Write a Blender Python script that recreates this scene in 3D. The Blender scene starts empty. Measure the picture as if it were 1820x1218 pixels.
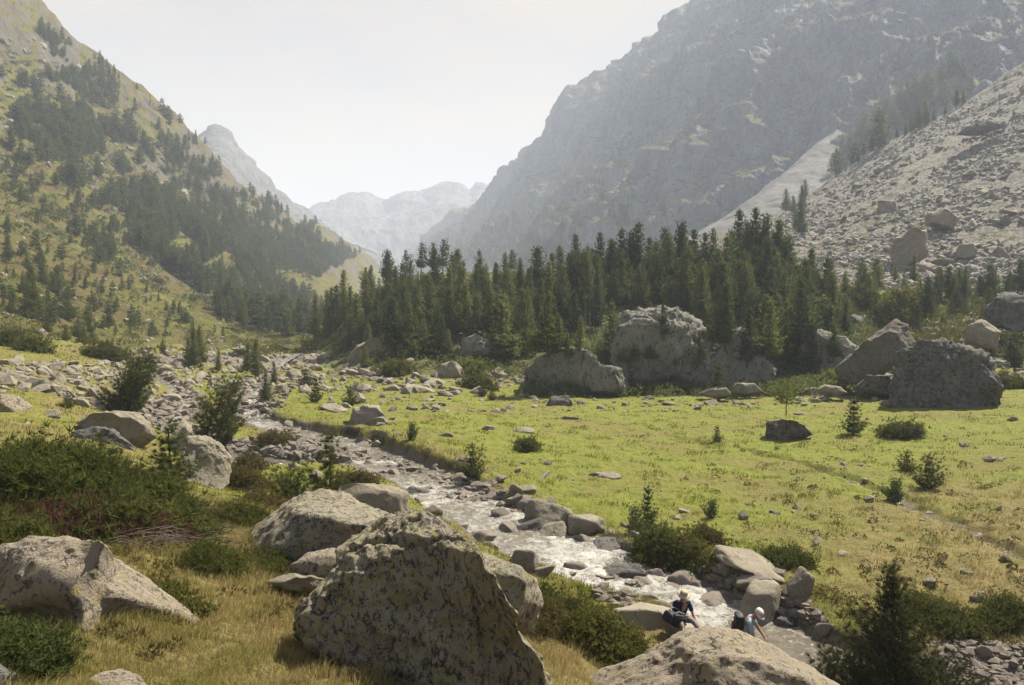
import bpy, bmesh, math, random
import numpy as np
from mathutils import Vector, Matrix
from mathutils.bvhtree import BVHTree
R = math.radians
random.seed(7)
RNG = np.random.default_rng(11)
C = bpy.context.scene.collection
SC = bpy.context.scene

# ------------------------------------------------------------------ camera
F_PX, CX, CY, HY = 1415.0, 910.0, 609.0, 570.0
PITCH = math.atan((CY - HY) / F_PX)
cam = bpy.data.cameras.new('camera')
cam.sensor_width = 36.0
cam.lens = 36.0 * F_PX / 1820.0
cam.clip_start = 0.1
cam.clip_end = 20000
co = bpy.data.objects.new('camera', cam)
co.rotation_euler = (math.pi / 2 - PITCH, 0, 0)
C.objects.link(co)
SC.camera = co

# ------------------------------------------------------------------ sun, sky, exposure
SUN_AZ, SUN_EL = 52.0, 54.0         # degrees to the right of the view, above the horizon
az, el = R(SUN_AZ), R(SUN_EL)
sun_dir = Vector((math.sin(az) * math.cos(el), math.cos(az) * math.cos(el), math.sin(el)))
sl = bpy.data.lights.new('sun', 'SUN')
sl.energy = 5.0
sl.angle = R(0.6)
sl.color = (1.0, 0.94, 0.80)
so = bpy.data.objects.new('sun', sl)
so.rotation_euler = (-sun_dir).to_track_quat('-Z', 'Y').to_euler()
C.objects.link(so)

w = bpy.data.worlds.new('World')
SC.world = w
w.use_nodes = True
nt = w.node_tree
nt.nodes.clear()
out = nt.nodes.new('ShaderNodeOutputWorld')
bg = nt.nodes.new('ShaderNodeBackground')
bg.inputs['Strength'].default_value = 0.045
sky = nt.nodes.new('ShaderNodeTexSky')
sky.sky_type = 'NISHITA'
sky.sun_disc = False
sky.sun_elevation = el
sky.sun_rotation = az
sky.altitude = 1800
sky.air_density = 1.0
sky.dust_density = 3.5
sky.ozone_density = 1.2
tc = nt.nodes.new('ShaderNodeTexCoord')
mp = nt.nodes.new('ShaderNodeMapping')
mp.inputs['Scale'].default_value = (1.0, 1.0, 3.2)
mp.inputs['Rotation'].default_value = (0, R(18), 0)
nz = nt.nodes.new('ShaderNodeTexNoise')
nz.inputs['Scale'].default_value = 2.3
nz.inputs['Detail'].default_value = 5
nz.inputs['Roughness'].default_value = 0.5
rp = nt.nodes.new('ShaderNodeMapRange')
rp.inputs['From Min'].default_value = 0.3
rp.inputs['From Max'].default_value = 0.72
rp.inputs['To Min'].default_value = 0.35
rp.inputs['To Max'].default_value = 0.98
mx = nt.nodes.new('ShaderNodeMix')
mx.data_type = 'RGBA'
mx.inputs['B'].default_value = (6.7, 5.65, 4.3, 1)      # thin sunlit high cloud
L = nt.links.new
L(tc.outputs['Generated'], mp.inputs['Vector'])
L(mp.outputs['Vector'], nz.inputs['Vector'])
L(nz.outputs['Fac'], rp.inputs['Value'])
sp_ = nt.nodes.new('ShaderNodeSeparateXYZ')          # cloud thinned in the unseen sky behind the viewer, to add blue fill light
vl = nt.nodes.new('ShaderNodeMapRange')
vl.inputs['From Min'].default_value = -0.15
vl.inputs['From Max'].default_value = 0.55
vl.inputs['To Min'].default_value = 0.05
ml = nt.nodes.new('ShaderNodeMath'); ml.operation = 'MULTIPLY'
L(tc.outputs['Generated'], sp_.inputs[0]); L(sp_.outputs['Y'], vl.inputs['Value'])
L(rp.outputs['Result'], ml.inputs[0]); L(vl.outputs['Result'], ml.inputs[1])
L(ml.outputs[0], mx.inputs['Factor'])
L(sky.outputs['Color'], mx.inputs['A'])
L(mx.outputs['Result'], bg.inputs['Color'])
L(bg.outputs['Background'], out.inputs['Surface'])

SC.view_settings.view_transform = 'Standard'
SC.view_settings.look = 'None'
SC.view_settings.exposure = 1.38
SC.view_settings.gamma = 1.0
SC.view_settings.use_curve_mapping = False
SC.cycles.max_bounces = 6
SC.cycles.diffuse_bounces = 3
SC.cycles.transmission_bounces = 4
SC.cycles.transparent_max_bounces = 8
SC.cycles.volume_bounces = 1
SC.cycles.use_denoising = True
HAZE = 0.00037
ALB = 0.66        # natural surfaces are darker than they look in sunlight

# ------------------------------------------------------------------ maths helpers
def ray(px, py):
    a = (px - CX) / F_PX
    b = (CY - py) / F_PX
    sp, cp = math.sin(PITCH), math.cos(PITCH)
    return np.stack([a + 0 * b, cp + b * sp + 0 * a, -sp + b * cp + 0 * a], -1)

def P(px, py, Y):
    """a measured point of the photograph at forward distance Y metres"""
    d = ray(np.asarray(px, float), np.asarray(py, float))
    return d * (np.asarray(Y, float) / d[..., 1])[..., None]

def pix(p):
    sp, cp = math.sin(PITCH), math.cos(PITCH)
    f = p[..., 1] * cp - p[..., 2] * sp
    u = p[..., 1] * sp + p[..., 2] * cp
    f = np.maximum(f, 1e-3)
    return CX + F_PX * p[..., 0] / f, CY - F_PX * u / f

def _h(ix, iy, iz, s):
    n = (ix.astype(np.int64) * 374761393 + iy.astype(np.int64) * 668265263 + iz.astype(np.int64) * 2147483647 * 3 + s * 974634777) & 0xFFFFFFFF
    n = ((n ^ (n >> 13)) * 1274126177) & 0xFFFFFFFF
    n = (n ^ (n >> 16)) & 0xFFFFFFFF
    n = (n * 2246822519) & 0xFFFFFFFF
    n = n ^ (n >> 15)
    return n.astype(np.float64) / 4294967295.0 * 2 - 1

def vnoise(p, s=0):
    i = np.floor(p).astype(np.int64)
    f = p - i
    f = f * f * f * (f * (f * 6 - 15) + 10)
    x, y, z = i[..., 0], i[..., 1], i[..., 2]
    fx, fy, fz = f[..., 0], f[..., 1], f[..., 2]
    def l(a, b, t): return a + (b - a) * t
    c = lambda dx, dy, dz: _h(x + dx, y + dy, z + dz, s)
    return l(l(l(c(0, 0, 0), c(1, 0, 0), fx), l(c(0, 1, 0), c(1, 1, 0), fx), fy),
             l(l(c(0, 0, 1), c(1, 0, 1), fx), l(c(0, 1, 1), c(1, 1, 1), fx), fy), fz)

ROT = np.array([[0.8, 0.6, 0.0], [-0.48, 0.64, 0.6], [0.36, -0.48, 0.8]])
def fbm(p, octv=4, gain=0.5, s=0, ridged=False):
    r = np.zeros(p.shape[:-1]); a = 1.0; t = 0.0
    q = np.array(p, float)
    for k in range(octv):
        n = vnoise(q, s + k)
        if ridged: n = 1 - 2 * np.abs(n)
        r += a * n; t += a
        a *= gain
        q = (q @ ROT.T) * 2.03 + 11.3
    return r / t

def sstep(a, b, x):
    t = np.clip((x - a) / (b - a), 0, 1)
    return t * t * (3 - 2 * t)

# ------------------------------------------------------------------ object helpers
def link(name, data, parent=None):
    o = bpy.data.objects.new(name, data)
    C.objects.link(o)
    if parent: o.parent = parent
    return o

def tag(o, label=None, cat=None, group=None, kind=None):
    if label: o['label'] = label
    if cat: o['category'] = cat
    if group: o['group'] = group
    if kind: o['kind'] = kind
    return o

def mesh(name, v, f, mat=None, smooth=True, attrs=None):
    """v (n,3), f (m,3) or (m,4) numpy"""
    me = bpy.data.meshes.new(name)
    v = np.ascontiguousarray(v, np.float32); f = np.ascontiguousarray(f, np.int32)
    k = f.shape[1]
    me.vertices.add(len(v)); me.vertices.foreach_set('co', v.ravel())
    me.loops.add(f.size); me.loops.foreach_set('vertex_index', f.ravel())
    me.polygons.add(len(f))
    me.polygons.foreach_set('loop_start', np.arange(0, f.size, k, dtype=np.int32))
    me.polygons.foreach_set('loop_total', np.full(len(f), k, np.int32))
    me.polygons.foreach_set('use_smooth', np.full(len(f), smooth, bool))
    me.update(calc_edges=True)
    if attrs:
        for n, a in attrs.items():
            at = me.attributes.new(n, 'FLOAT', 'POINT')
            at.data.foreach_set('value', np.ascontiguousarray(a, np.float32))
    if mat: me.materials.append(mat)
    return me

def grid_faces(nr, nc):
    i = np.arange(nr - 1)[:, None] * nc + np.arange(nc - 1)[None, :]
    return np.stack([i, i + 1, i + nc + 1, i + nc], -1).reshape(-1, 4)

def ordinal(n):
    ones = ['', 'first', 'second', 'third', 'fourth', 'fifth', 'sixth', 'seventh', 'eighth', 'ninth', 'tenth', 'eleventh', 'twelfth', 'thirteenth', 'fourteenth', 'fifteenth', 'sixteenth', 'seventeenth', 'eighteenth', 'nineteenth']
    tens = ['', '', 'twent', 'thirt', 'fort', 'fift', 'sixt', 'sevent', 'eight', 'ninet']
    if n < 20: return ones[n]
    if n >= 100: return 'hundred and ' + ordinal(n - 100) if n > 100 else 'hundredth'
    return tens[n // 10] + ('ieth' if n % 10 == 0 else 'y-' + ones[n % 10])

def label_row(items, what, where):
    """items: list of (px, object); label each by its order from the left"""
    items = sorted(items, key=lambda t: t[0])
    n = len(items)
    for i, (_, o) in enumerate(items):
        if n == 1: o['label'] = f'{what} {where}'
        elif i == 0: o['label'] = f'leftmost {what} {where}'
        elif i == n - 1: o['label'] = f'rightmost {what} {where}'
        elif i < n / 2: o['label'] = f'{ordinal(i + 1)} {what} from the left {where}'
        else: o['label'] = f'{ordinal(n - i)} {what} from the right {where}'

# ------------------------------------------------------------------ materials
class NT:
    def __init__(s, name, rough=0.9):
        s.m = bpy.data.materials.new(name); s.m.use_nodes = True
        s.t = s.m.node_tree; s.t.nodes.clear()
        s.out = s.n('ShaderNodeOutputMaterial')
        s.b = s.n('ShaderNodeBsdfPrincipled')
        s.b.inputs['Roughness'].default_value = rough
        s.b.inputs['Specular IOR Level'].default_value = 0.25
        s.l(s.b.outputs[0], s.out.inputs['Surface'])
        s.geo = s.n('ShaderNodeNewGeometry')
        s.pos = s.geo.outputs['Position']
    def n(s, t, **k):
        x = s.t.nodes.new(t)
        for a, b in k.items(): setattr(x, a, b)
        return x
    def l(s, a, b): s.t.links.new(a, b)
    def scaled(s, v, sc):
        m = s.n('ShaderNodeVectorMath', operation='MULTIPLY')
        s.l(v, m.inputs[0]); m.inputs[1].default_value = sc
        return m.outputs[0]
    def noise(s, scale, detail=4, rough=0.55, vec=None, dist=0.0):
        x = s.n('ShaderNodeTexNoise')
        x.inputs['Scale'].default_value = scale; x.inputs['Detail'].default_value = detail
        x.inputs['Roughness'].default_value = rough; x.inputs['Distortion'].default_value = dist
        s.l(vec or s.pos, x.inputs['Vector'])
        return x.outputs['Fac']
    def voro(s, scale, vec=None, feature='DISTANCE_TO_EDGE'):
        x = s.n('ShaderNodeTexVoronoi'); x.feature = feature
        x.inputs['Scale'].default_value = scale
        s.l(vec or s.pos, x.inputs['Vector'])
        return x.outputs['Distance']
    def rng(s, v, a, b, c=0.0, d=1.0):
        x = s.n('ShaderNodeMapRange')
        s.l(v, x.inputs['Value'])
        for k, q in zip(('From Min', 'From Max', 'To Min', 'To Max'), (a, b, c, d)): x.inputs[k].default_value = q
        return x.outputs['Result']
    def math(s, op, a, b=None):
        x = s.n('ShaderNodeMath', operation=op)
        for i, q in enumerate((a, b)):
            if q is None: continue
            if isinstance(q, (int, float)): x.inputs[i].default_value = q
            else: s.l(q, x.inputs[i])
        return x.outputs[0]
    def mix(s, f, a, b):
        x = s.n('ShaderNodeMix', data_type='RGBA')
        if isinstance(f, (int, float)): x.inputs['Factor'].default_value = f
        else: s.l(f, x.inputs['Factor'])
        for k, q in (('A', a), ('B', b)):
            if isinstance(q, tuple): x.inputs[k].default_value = (*[ALB * c for c in q], 1)
            else: s.l(q, x.inputs[k])
        return x.outputs['Result']
    def attr(s, name):
        x = s.n('ShaderNodeAttribute'); x.attribute_name = name
        return x.outputs['Fac']
    def bump(s, h, strength=0.5, dist=0.1, prev=None):
        x = s.n('ShaderNodeBump')
        x.inputs['Strength'].default_value = strength; x.inputs['Distance'].default_value = dist
        s.l(h, x.inputs['Height'])
        if prev: s.l(prev, x.inputs['Normal'])
        return x.outputs[0]
    def done(s, col, nrm=None):
        if isinstance(col, tuple): s.b.inputs['Base Color'].default_value = (*col, 1)
        else: s.l(col, s.b.inputs['Base Color'])
        if nrm: s.l(nrm, s.b.inputs['Normal'])
        return s.m

def m_rock(name, a, b, dark, lichen, sc=1.0, dark_amt=0.5, lich_amt=0.5, bump=0.6, streak=(1, 1, 1)):
    t = NT(name, 0.92)
    v = t.scaled(t.pos, tuple(sc * q for q in streak))
    n1 = t.noise(1.3, 6, 0.62, v); n2 = t.noise(5, 8, 0.7, v, 0.6); n3 = t.noise(24, 4, 0.7, v)
    c = t.mix(t.rng(n1, 0.35, 0.65), a, b)
    oi = t.n('ShaderNodeObjectInfo')
    c = t.mix(t.rng(oi.outputs['Random'], 0, 1, 0, 0.35), c, tuple(q * 0.7 for q in a))
    c = t.mix(t.rng(n3, 0.35, 0.75, 0, 0.55), c, tuple(q * 0.5 for q in b))
    n5 = t.noise(75, 3, 0.7, v)
    c = t.mix(t.rng(n5, 0.48, 0.60, 0, 0.45), c, tuple(q * 0.35 for q in b))
    dk = t.rng(t.math('ADD', t.math('MULTIPLY', n2, 0.75), t.math('MULTIPLY', n3, 0.25)), 0.62 - 0.12 * dark_amt, 0.645 - 0.11 * dark_amt)
    c = t.mix(t.math('MULTIPLY', dk, 0.85), c, dark)
    n4 = t.noise(3.1, 7, 0.72, t.scaled(v, (1.0, 1.1, 0.9)), 1.0)
    c = t.mix(t.math('MULTIPLY', t.rng(n4, 0.63 - 0.11 * lich_amt, 0.66 - 0.10 * lich_amt), 0.7), c, lichen)
    sep = t.n('ShaderNodeSeparateXYZ'); t.l(t.geo.outputs['Normal'], sep.inputs[0])
    nv = t.n('ShaderNodeTexNoise'); nv.inputs['Scale'].default_value = 1.7; nv.inputs['Detail'].default_value = 4; t.l(v, nv.inputs['Vector'])
    dv = t.n('ShaderNodeVectorMath', operation='ADD'); t.l(t.scaled(v, (.8, .45, .35)), dv.inputs[0]); t.l(t.scaled(nv.outputs['Color'], (.9, .9, .9)), dv.inputs[1])
    cr = t.voro(0.75, dv.outputs[0])
    cmask = t.rng(t.noise(0.9, 3, 0.5, v), 0.50, 0.62)
    cr2 = t.math('SUBTRACT', 1.0, t.math('MULTIPLY', cmask, t.rng(cr, 0.0, 0.022, 1, 0)))
    c = t.mix(t.rng(cr2, 0, 1, 0.75, 0), c, tuple(q * 0.5 for q in dark))
    h = t.math('ADD', t.math('MULTIPLY', n2, 1.0), t.math('MULTIPLY', n3, 0.5))
    h = t.math('ADD', h, t.math('MULTIPLY', cr2, 0.6))
    return t.done(c, t.bump(h, bump, 0.16 / sc))

M = {}
M['granite'] = m_rock('granite', (0.34, 0.295, 0.225), (0.52, 0.445, 0.335), (0.085, 0.080, 0.085), (0.24, 0.22, 0.09), 1.4, 0.35, 0.45, 0.7)
M['granite_fore'] = m_rock('lichened_granite', (0.45, 0.39, 0.295), (0.66, 0.57, 0.43), (0.06, 0.055, 0.065), (0.46, 0.41, 0.13), 2.1, 0.85, 0.75, 1.0)
M['granite_streak'] = m_rock('banded_gneiss', (0.52, 0.45, 0.335), (0.74, 0.64, 0.48), (0.07, 0.063, 0.075), (0.52, 0.46, 0.16), 2.9, 0.92, 0.95, 1.2, (1.1, 1.1, 0.72))
M['granite_pink'] = m_rock('pinkish_granite', (0.46, 0.375, 0.295), (0.58, 0.49, 0.36), (0.09, 0.075, 0.080), (0.42, 0.36, 0.13), 1.7, 0.72, 0.6, 0.9)
M['granite_dark'] = m_rock('dark_granite', (0.17, 0.155, 0.15), (0.32, 0.29, 0.25), (0.035, 0.035, 0.042), (0.20, 0.19, 0.10), 0.8, 0.8, 0.45, 0.8)
M['granite_far'] = m_rock('pale_granite', (0.33, 0.31, 0.26), (0.54, 0.49, 0.40), (0.06, 0.062, 0.068), (0.24, 0.24, 0.10), 0.45, 0.7, 0.5, 0.9, (1.2, 1.2, 0.6))
M['granite_brown'] = m_rock('brown_granite', (0.24, 0.205, 0.165), (0.38, 0.33, 0.26), (0.06, 0.055, 0.055), (0.26, 0.24, 0.12), 0.8, 0.6, 0.45, 0.8)
M['wet_rock'] = m_rock('stream_stone', (0.26, 0.215, 0.18), (0.40, 0.34, 0.275), (0.08, 0.065, 0.062), (0.19, 0.155, 0.10), 3.0, 0.3, 0.25, 0.6)
M['slab'] = m_rock('smooth_slab', (0.40, 0.345, 0.265), (0.46, 0.40, 0.31), (0.25, 0.21, 0.17), (0.36, 0.32, 0.22), 1.2, 0.1, 0.2, 0.35)
M['scree'] = m_rock('scree_stone', (0.38, 0.345, 0.30), (0.58, 0.52, 0.44), (0.09, 0.09, 0.09), (0.2, 0.2, 0.12), 0.7, 0.35, 0.3, 0.5)

def m_ground():
    t = NT('meadow_ground', 0.95)
    dry, grav = t.attr('dry'), t.attr('gravel')
    n1 = t.noise(0.23, 5, 0.6); n2 = t.noise(1.7, 6, 0.65); n3 = t.noise(11, 5, 0.7)
    green = t.mix(t.rng(n2, 0.35, 0.65), (0.175, 0.205, 0.022), (0.270, 0.275, 0.040))
    green = t.mix(t.rng(n1, 0.46, 0.62, 0, 0.8), green, (0.23, 0.19, 0.055))
    dryc = t.mix(t.rng(n2, 0.35, 0.65), (0.19, 0.155, 0.048), (0.31, 0.24, 0.09))
    f = t.rng(t.math('ADD', dry, t.math('MULTIPLY', t.math('SUBTRACT', n2, 0.5), 0.9)), 0.25, 0.75)
    c = t.mix(f, green, dryc)
    spots = t.noise(0.9, 7, 0.75)
    c = t.mix(t.rng(spots, 0.60, 0.68, 0, 0.75), c, (0.075, 0.072, 0.024))
    c = t.mix(t.rng(n3, 0.5, 0.75, 0, 0.55), c, (0.07, 0.07, 0.02))
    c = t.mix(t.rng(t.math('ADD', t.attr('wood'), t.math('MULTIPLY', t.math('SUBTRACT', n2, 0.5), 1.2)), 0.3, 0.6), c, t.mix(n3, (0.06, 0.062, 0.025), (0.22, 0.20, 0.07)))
    st = t.mix(t.rng(n3, 0.35, 0.65), (0.13, 0.105, 0.082), (0.30, 0.25, 0.20))
    c = t.mix(t.rng(t.math('ADD', grav, t.math('MULTIPLY', t.math('SUBTRACT', n2, 0.5), 0.7)), 0.35, 0.6), c, st)
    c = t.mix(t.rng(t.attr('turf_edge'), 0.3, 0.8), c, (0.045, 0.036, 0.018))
    h = t.math('ADD', n3, t.math('MULTIPLY', n2, 1.5))
    return t.done(c, t.bump(h, 0.9, 0.12))
M['ground'] = m_ground()

def m_hill(name, grass1, grass2, brown, rock, rock_lo, rock_hi, sc, streak=(1, 1, 1), slope=(0.72, 0.55), bump=1.0, base_rock=0.0):
    """grass on gentle ground, bare rock on steep ground and in noise patches"""
    t = NT(name, 0.95)
    v = t.scaled(t.pos, tuple(sc * q for q in streak))
    n0 = t.noise(0.35, 4, 0.6, v); n1 = t.noise(1.0, 7, 0.66, v); n2 = t.noise(4.2, 7, 0.72, v); n3 = t.noise(17, 4, 0.75, v)
    g = t.mix(t.rng(n1, 0.38, 0.62), grass1, grass2)
    g = t.mix(t.rng(n0, 0.42, 0.6, 0, 0.8), g, brown)
    g = t.mix(t.rng(n3, 0.45, 0.72, 0, 0.6), g, tuple(q * 0.4 for q in grass1))
    r = t.mix(t.rng(n2, 0.35, 0.65), rock_lo, rock_hi)
    r = t.mix(t.rng(n3, 0.52, 0.7, 0, 0.7), r, tuple(q * 0.4 for q in rock_lo))
    sep = t.n('ShaderNodeSeparateXYZ'); t.l(t.geo.outputs['Normal'], sep.inputs[0])
    steep = t.rng(sep.outputs['Z'], slope[0], slope[1])
    k = t.math('ADD', t.math('MULTIPLY', steep, 0.75), t.math('MULTIPLY', t.math('SUBTRACT', n2, 0.5), 1.3))
    k = t.math('ADD', k, t.math('MULTIPLY', t.math('SUBTRACT', n1, 0.5), 1.1))
    k = t.math('ADD', k, base_rock)
    c = t.mix(t.rng(k, 0.30, 0.42), g, r) if rock else g
    h = t.math('ADD', t.math('MULTIPLY', n2, 1.0), t.math('MULTIPLY', n3, 0.35))
    return t.done(c, t.bump(h, bump, 1.1 / sc * 0.25))
M['fan'] = m_rock('fine_scree', (0.19, 0.182, 0.172), (0.27, 0.258, 0.24), (0.14, 0.135, 0.13), (0.18, 0.18, 0.12), 0.25, 0.3, 0.3, 0.5)
M['hillside'] = m_hill('grassy_hillside', (0.165, 0.175, 0.026), (0.290, 0.265, 0.052), (0.215, 0.150, 0.050), True, (0.19, 0.165, 0.135), (0.25, 0.22, 0.175), 0.16, base_rock=-0.15)
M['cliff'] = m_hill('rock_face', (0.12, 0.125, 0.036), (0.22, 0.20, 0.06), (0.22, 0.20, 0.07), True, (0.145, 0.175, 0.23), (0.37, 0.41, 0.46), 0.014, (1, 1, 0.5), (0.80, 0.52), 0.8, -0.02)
M['peak'] = m_hill('peak_rock', (0.12, 0.12, 0.06), (0.16, 0.15, 0.08), (0.14, 0.13, 0.08), True, (0.20, 0.19, 0.18), (0.36, 0.345, 0.32), 0.010, (1, 1, 0.4), (0.8, 0.6), 1.0, 0.35)
M['talus'] = m_hill('talus_ground', (0.115, 0.110, 0.035), (0.185, 0.165, 0.06), (0.13, 0.115, 0.06), True, (0.22, 0.20, 0.175), (0.46, 0.42, 0.36), 0.22, (1, 1, 1), (0.95, 0.80), 0.9, 0.20)

def m_leaf(name, c1, c2, trans=0.35, dry=None, dry_amt=0.0):
    t = NT(name, 0.7)
    rnd = t.geo.outputs['Random Per Island']
    n = t.noise(0.9, 3, 0.6)
    oi = t.n('ShaderNodeObjectInfo')
    f = t.math('ADD', t.math('MULTIPLY', rnd, 0.5), t.math('MULTIPLY', t.rng(n, 0.3, 0.7), 0.5))
    c = t.mix(f, c1, c2)
    c = t.mix(t.math('MULTIPLY', oi.outputs['Random'], 0.45), c, tuple(0.6 * a + 0.5 * b for a, b in zip(c2, (c2[0] * 1.1, c2[1] * 0.9, c2[2]))))
    if dry:
        n2 = t.noise(2.2, 4, 0.6)
        k = t.math('ADD', t.math('MULTIPLY', rnd, 0.45), t.math('MULTIPLY', n2, 0.9))
        c = t.mix(t.rng(k, 1.0 - dry_amt, 1.12 - dry_amt), c, dry)
    d = t.n('ShaderNodeBsdfDiffuse'); tr = t.n('ShaderNodeBsdfTranslucent'); m1 = t.n('ShaderNodeMixShader')
    t.l(c, d.inputs[0]); t.l(c, tr.inputs[0]); m1.inputs[0].default_value = trans
    t.l(d.outputs[0], m1.inputs[1]); t.l(tr.outputs[0], m1.inputs[2]); t.l(m1.outputs[0], t.out.inputs['Surface'])
    t.t.nodes.remove(t.b)
    return t.m
M['needles'] = m_leaf('pine_needles', (0.080, 0.120, 0.042), (0.225, 0.255, 0.080), 0.48)
M['needles_light'] = m_leaf('light_pine_needles', (0.125, 0.162, 0.050), (0.315, 0.325, 0.095), 0.5)
M['needles_dark'] = m_leaf('dark_pine_needles', (0.054, 0.088, 0.042), (0.14, 0.175, 0.066), 0.45)
M['needles_near'] = m_leaf('near_pine_needles', (0.055, 0.080, 0.030), (0.14, 0.155, 0.048), 0.4, (0.20, 0.11, 0.045), 0.06)
M['needles_rusty'] = m_leaf('rusty_pine_needles', (0.035, 0.050, 0.020), (0.090, 0.100, 0.034), 0.35, (0.16, 0.085, 0.035), 0.16)
M['juniper'] = m_leaf('juniper_sprays', (0.060, 0.075, 0.024), (0.155, 0.165, 0.045), 0.4)
M['juniper_dead'] = m_leaf('dead_juniper_sprays', (0.085, 0.045, 0.036), (0.19, 0.10, 0.070), 0.3)
M['broadleaf'] = m_leaf('bush_leaves', (0.070, 0.085, 0.022), (0.19, 0.19, 0.05), 0.45)
M['broadleaf_light'] = m_leaf('light_green_leaves', (0.12, 0.15, 0.035), (0.26, 0.27, 0.07), 0.5)
M['heath'] = m_leaf('heather_sprays', (0.085, 0.075, 0.030), (0.18, 0.15, 0.055), 0.4)

def m_grass():
    t = NT('grass_blades', 0.7)
    rnd = t.geo.outputs['Random Per Island']; dry = t.attr('dry')
    g = t.mix(rnd, (0.160, 0.190, 0.026), (0.32, 0.33, 0.055))
    d = t.mix(rnd, (0.34, 0.26, 0.10), (0.66, 0.53, 0.25))
    n = t.noise(0.9, 5, 0.65)
    c = t.mix(t.rng(t.math('ADD', dry, t.math('MULTIPLY', t.math('SUBTRACT', n, 0.5), 2.2)), 0.2, 0.85), g, d)
    di = t.n('ShaderNodeBsdfDiffuse'); tr = t.n('ShaderNodeBsdfTranslucent'); m1 = t.n('ShaderNodeMixShader')
    t.l(c, di.inputs[0]); t.l(c, tr.inputs[0]); m1.inputs[0].default_value = 0.42
    t.l(di.outputs[0], m1.inputs[1]); t.l(tr.outputs[0], m1.inputs[2]); t.l(m1.outputs[0], t.out.inputs['Surface'])
    t.t.nodes.remove(t.b)
    return t.m
M['grass'] = m_grass()

def m_plain(name, c1, c2, sc=20, rough=0.8, bump=0.3):
    t = NT(name, rough)
    n = t.noise(sc, 5, 0.6)
    return t.done(t.mix(t.rng(n, 0.35, 0.65), c1, c2), t.bump(n, bump, 0.01))
M['bark'] = m_plain('bark', (0.085, 0.062, 0.046), (0.17, 0.13, 0.10), 14, 0.9, 0.8)
M['deadwood'] = m_plain('dead_wood', (0.10, 0.070, 0.060), (0.22, 0.165, 0.145), 14, 0.9, 0.8)
M['greywood'] = m_plain('weathered_wood', (0.26, 0.24, 0.21), (0.36, 0.34, 0.30), 14, 0.9, 0.8)
M['skin'] = m_plain('skin', (0.42, 0.22, 0.15), (0.48, 0.27, 0.19), 30, 0.6, 0.05)
M['navy'] = m_plain('navy_cotton', (0.012, 0.018, 0.055), (0.020, 0.028, 0.080), 40, 0.9, 0.2)
M['blue_shirt'] = m_plain('pale_blue_cotton', (0.30, 0.38, 0.46), (0.40, 0.47, 0.54), 25, 0.9, 0.2)
M['trousers'] = m_plain('grey_trousers', (0.22, 0.20, 0.20), (0.30, 0.27, 0.26), 25, 0.9, 0.2)
M['hat'] = m_plain('straw_hat', (0.50, 0.42, 0.28), (0.62, 0.54, 0.38), 60, 0.9, 0.4)
M['cap'] = m_plain('pale_cap', (0.60, 0.56, 0.50), (0.70, 0.66, 0.60), 60, 0.9, 0.2)
M['pack'] = m_plain('dark_nylon', (0.012, 0.013, 0.022), (0.030, 0.030, 0.045), 18, 0.6, 0.4)
M['boot'] = m_plain('boot_leather', (0.05, 0.035, 0.028), (0.08, 0.06, 0.05), 18, 0.7, 0.4)
M['hair'] = m_plain('brown_hair', (0.05, 0.03, 0.02), (0.09, 0.06, 0.04), 50, 0.7, 0.4)

def m_water():
    t = NT('stream_water', 0.12)
    foam = t.attr('foam')
    v = t.scaled(t.pos, (1, 1, 1))
    n1 = t.noise(2.2, 6, 0.7, v, 0.8); n2 = t.noise(9, 6, 0.75, v, 0.5)
    k = t.math('ADD', foam, t.math('MULTIPLY', t.math('SUBTRACT', n1, 0.5), 1.8))
    k = t.math('ADD', k, t.math('MULTIPLY', t.math('SUBTRACT', n2, 0.5), 1.2))
    f = t.rng(k, 0.50, 1.15)
    c = t.mix(f, (0.17, 0.145, 0.105), (0.66, 0.64, 0.59))
    t.b.inputs['Specular IOR Level'].default_value = 0.5
    t.l(t.rng(f, 0, 1, 0.10, 0.75), t.b.inputs['Roughness'])
    return t.done(c, t.bump(t.math('ADD', n1, n2), 0.7, 0.10))
M['water'] = m_water()

# ------------------------------------------------------------------ stream courses (measured points)
def course(pts):
    r = []
    for px, py, z, hw, foam in pts:
        d = ray(np.float64(px), np.float64(py))
        k = z / d[2]
        r.append((d[0] * k, d[1] * k, z, hw, foam))
    r = np.array(r)
    # Catmull-Rom resample
    o = []
    for i in range(len(r) - 1):
        p0, p1, p2, p3 = r[max(i - 1, 0)], r[i], r[i + 1], r[min(i + 2, len(r) - 1)]
        for t in np.linspace(0, 1, 7)[:-1]:
            o.append(0.5 * ((2 * p1) + (-p0 + p2) * t + (2 * p0 - 5 * p1 + 4 * p2 - p3) * t * t + (-p0 + 3 * p1 - 3 * p2 + p3) * t ** 3))
    o.append(r[-1])
    return np.array(o)
MAIN = course([(1560, 1420, -8.45, 2.0, .5), (1490, 1265, -8.3, 1.7, .4), (1420, 1175, -8.15, 1.35, .35), (1340, 1120, -8.02, 1.15, .45), (1255, 1080, -7.9, 1.1, .7), (1180, 1045, -7.78, 1.35, .75),
               (1095, 1015, -7.66, 1.6, .8), (1000, 980, -7.50, 1.7, .8), (900, 935, -7.36, 1.65, .6), (800, 885, -7.26, 1.6, .65), (720, 845, -7.18, 1.7, .45), (640, 808, -7.1, 1.7, .5), (560, 782, -7.0, 1.6, .5),
               (500, 764, -6.9, 1.1, .5), (455, 745, -6.75, .8, .6), (440, 722, -6.5, .6, .8), (452, 698, -6.25, .5, .6), (478, 670, -5.85, .5, .5), (500, 645, -5.3, .5, .5), (535, 627, -4.9, .4, .5)])
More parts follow.
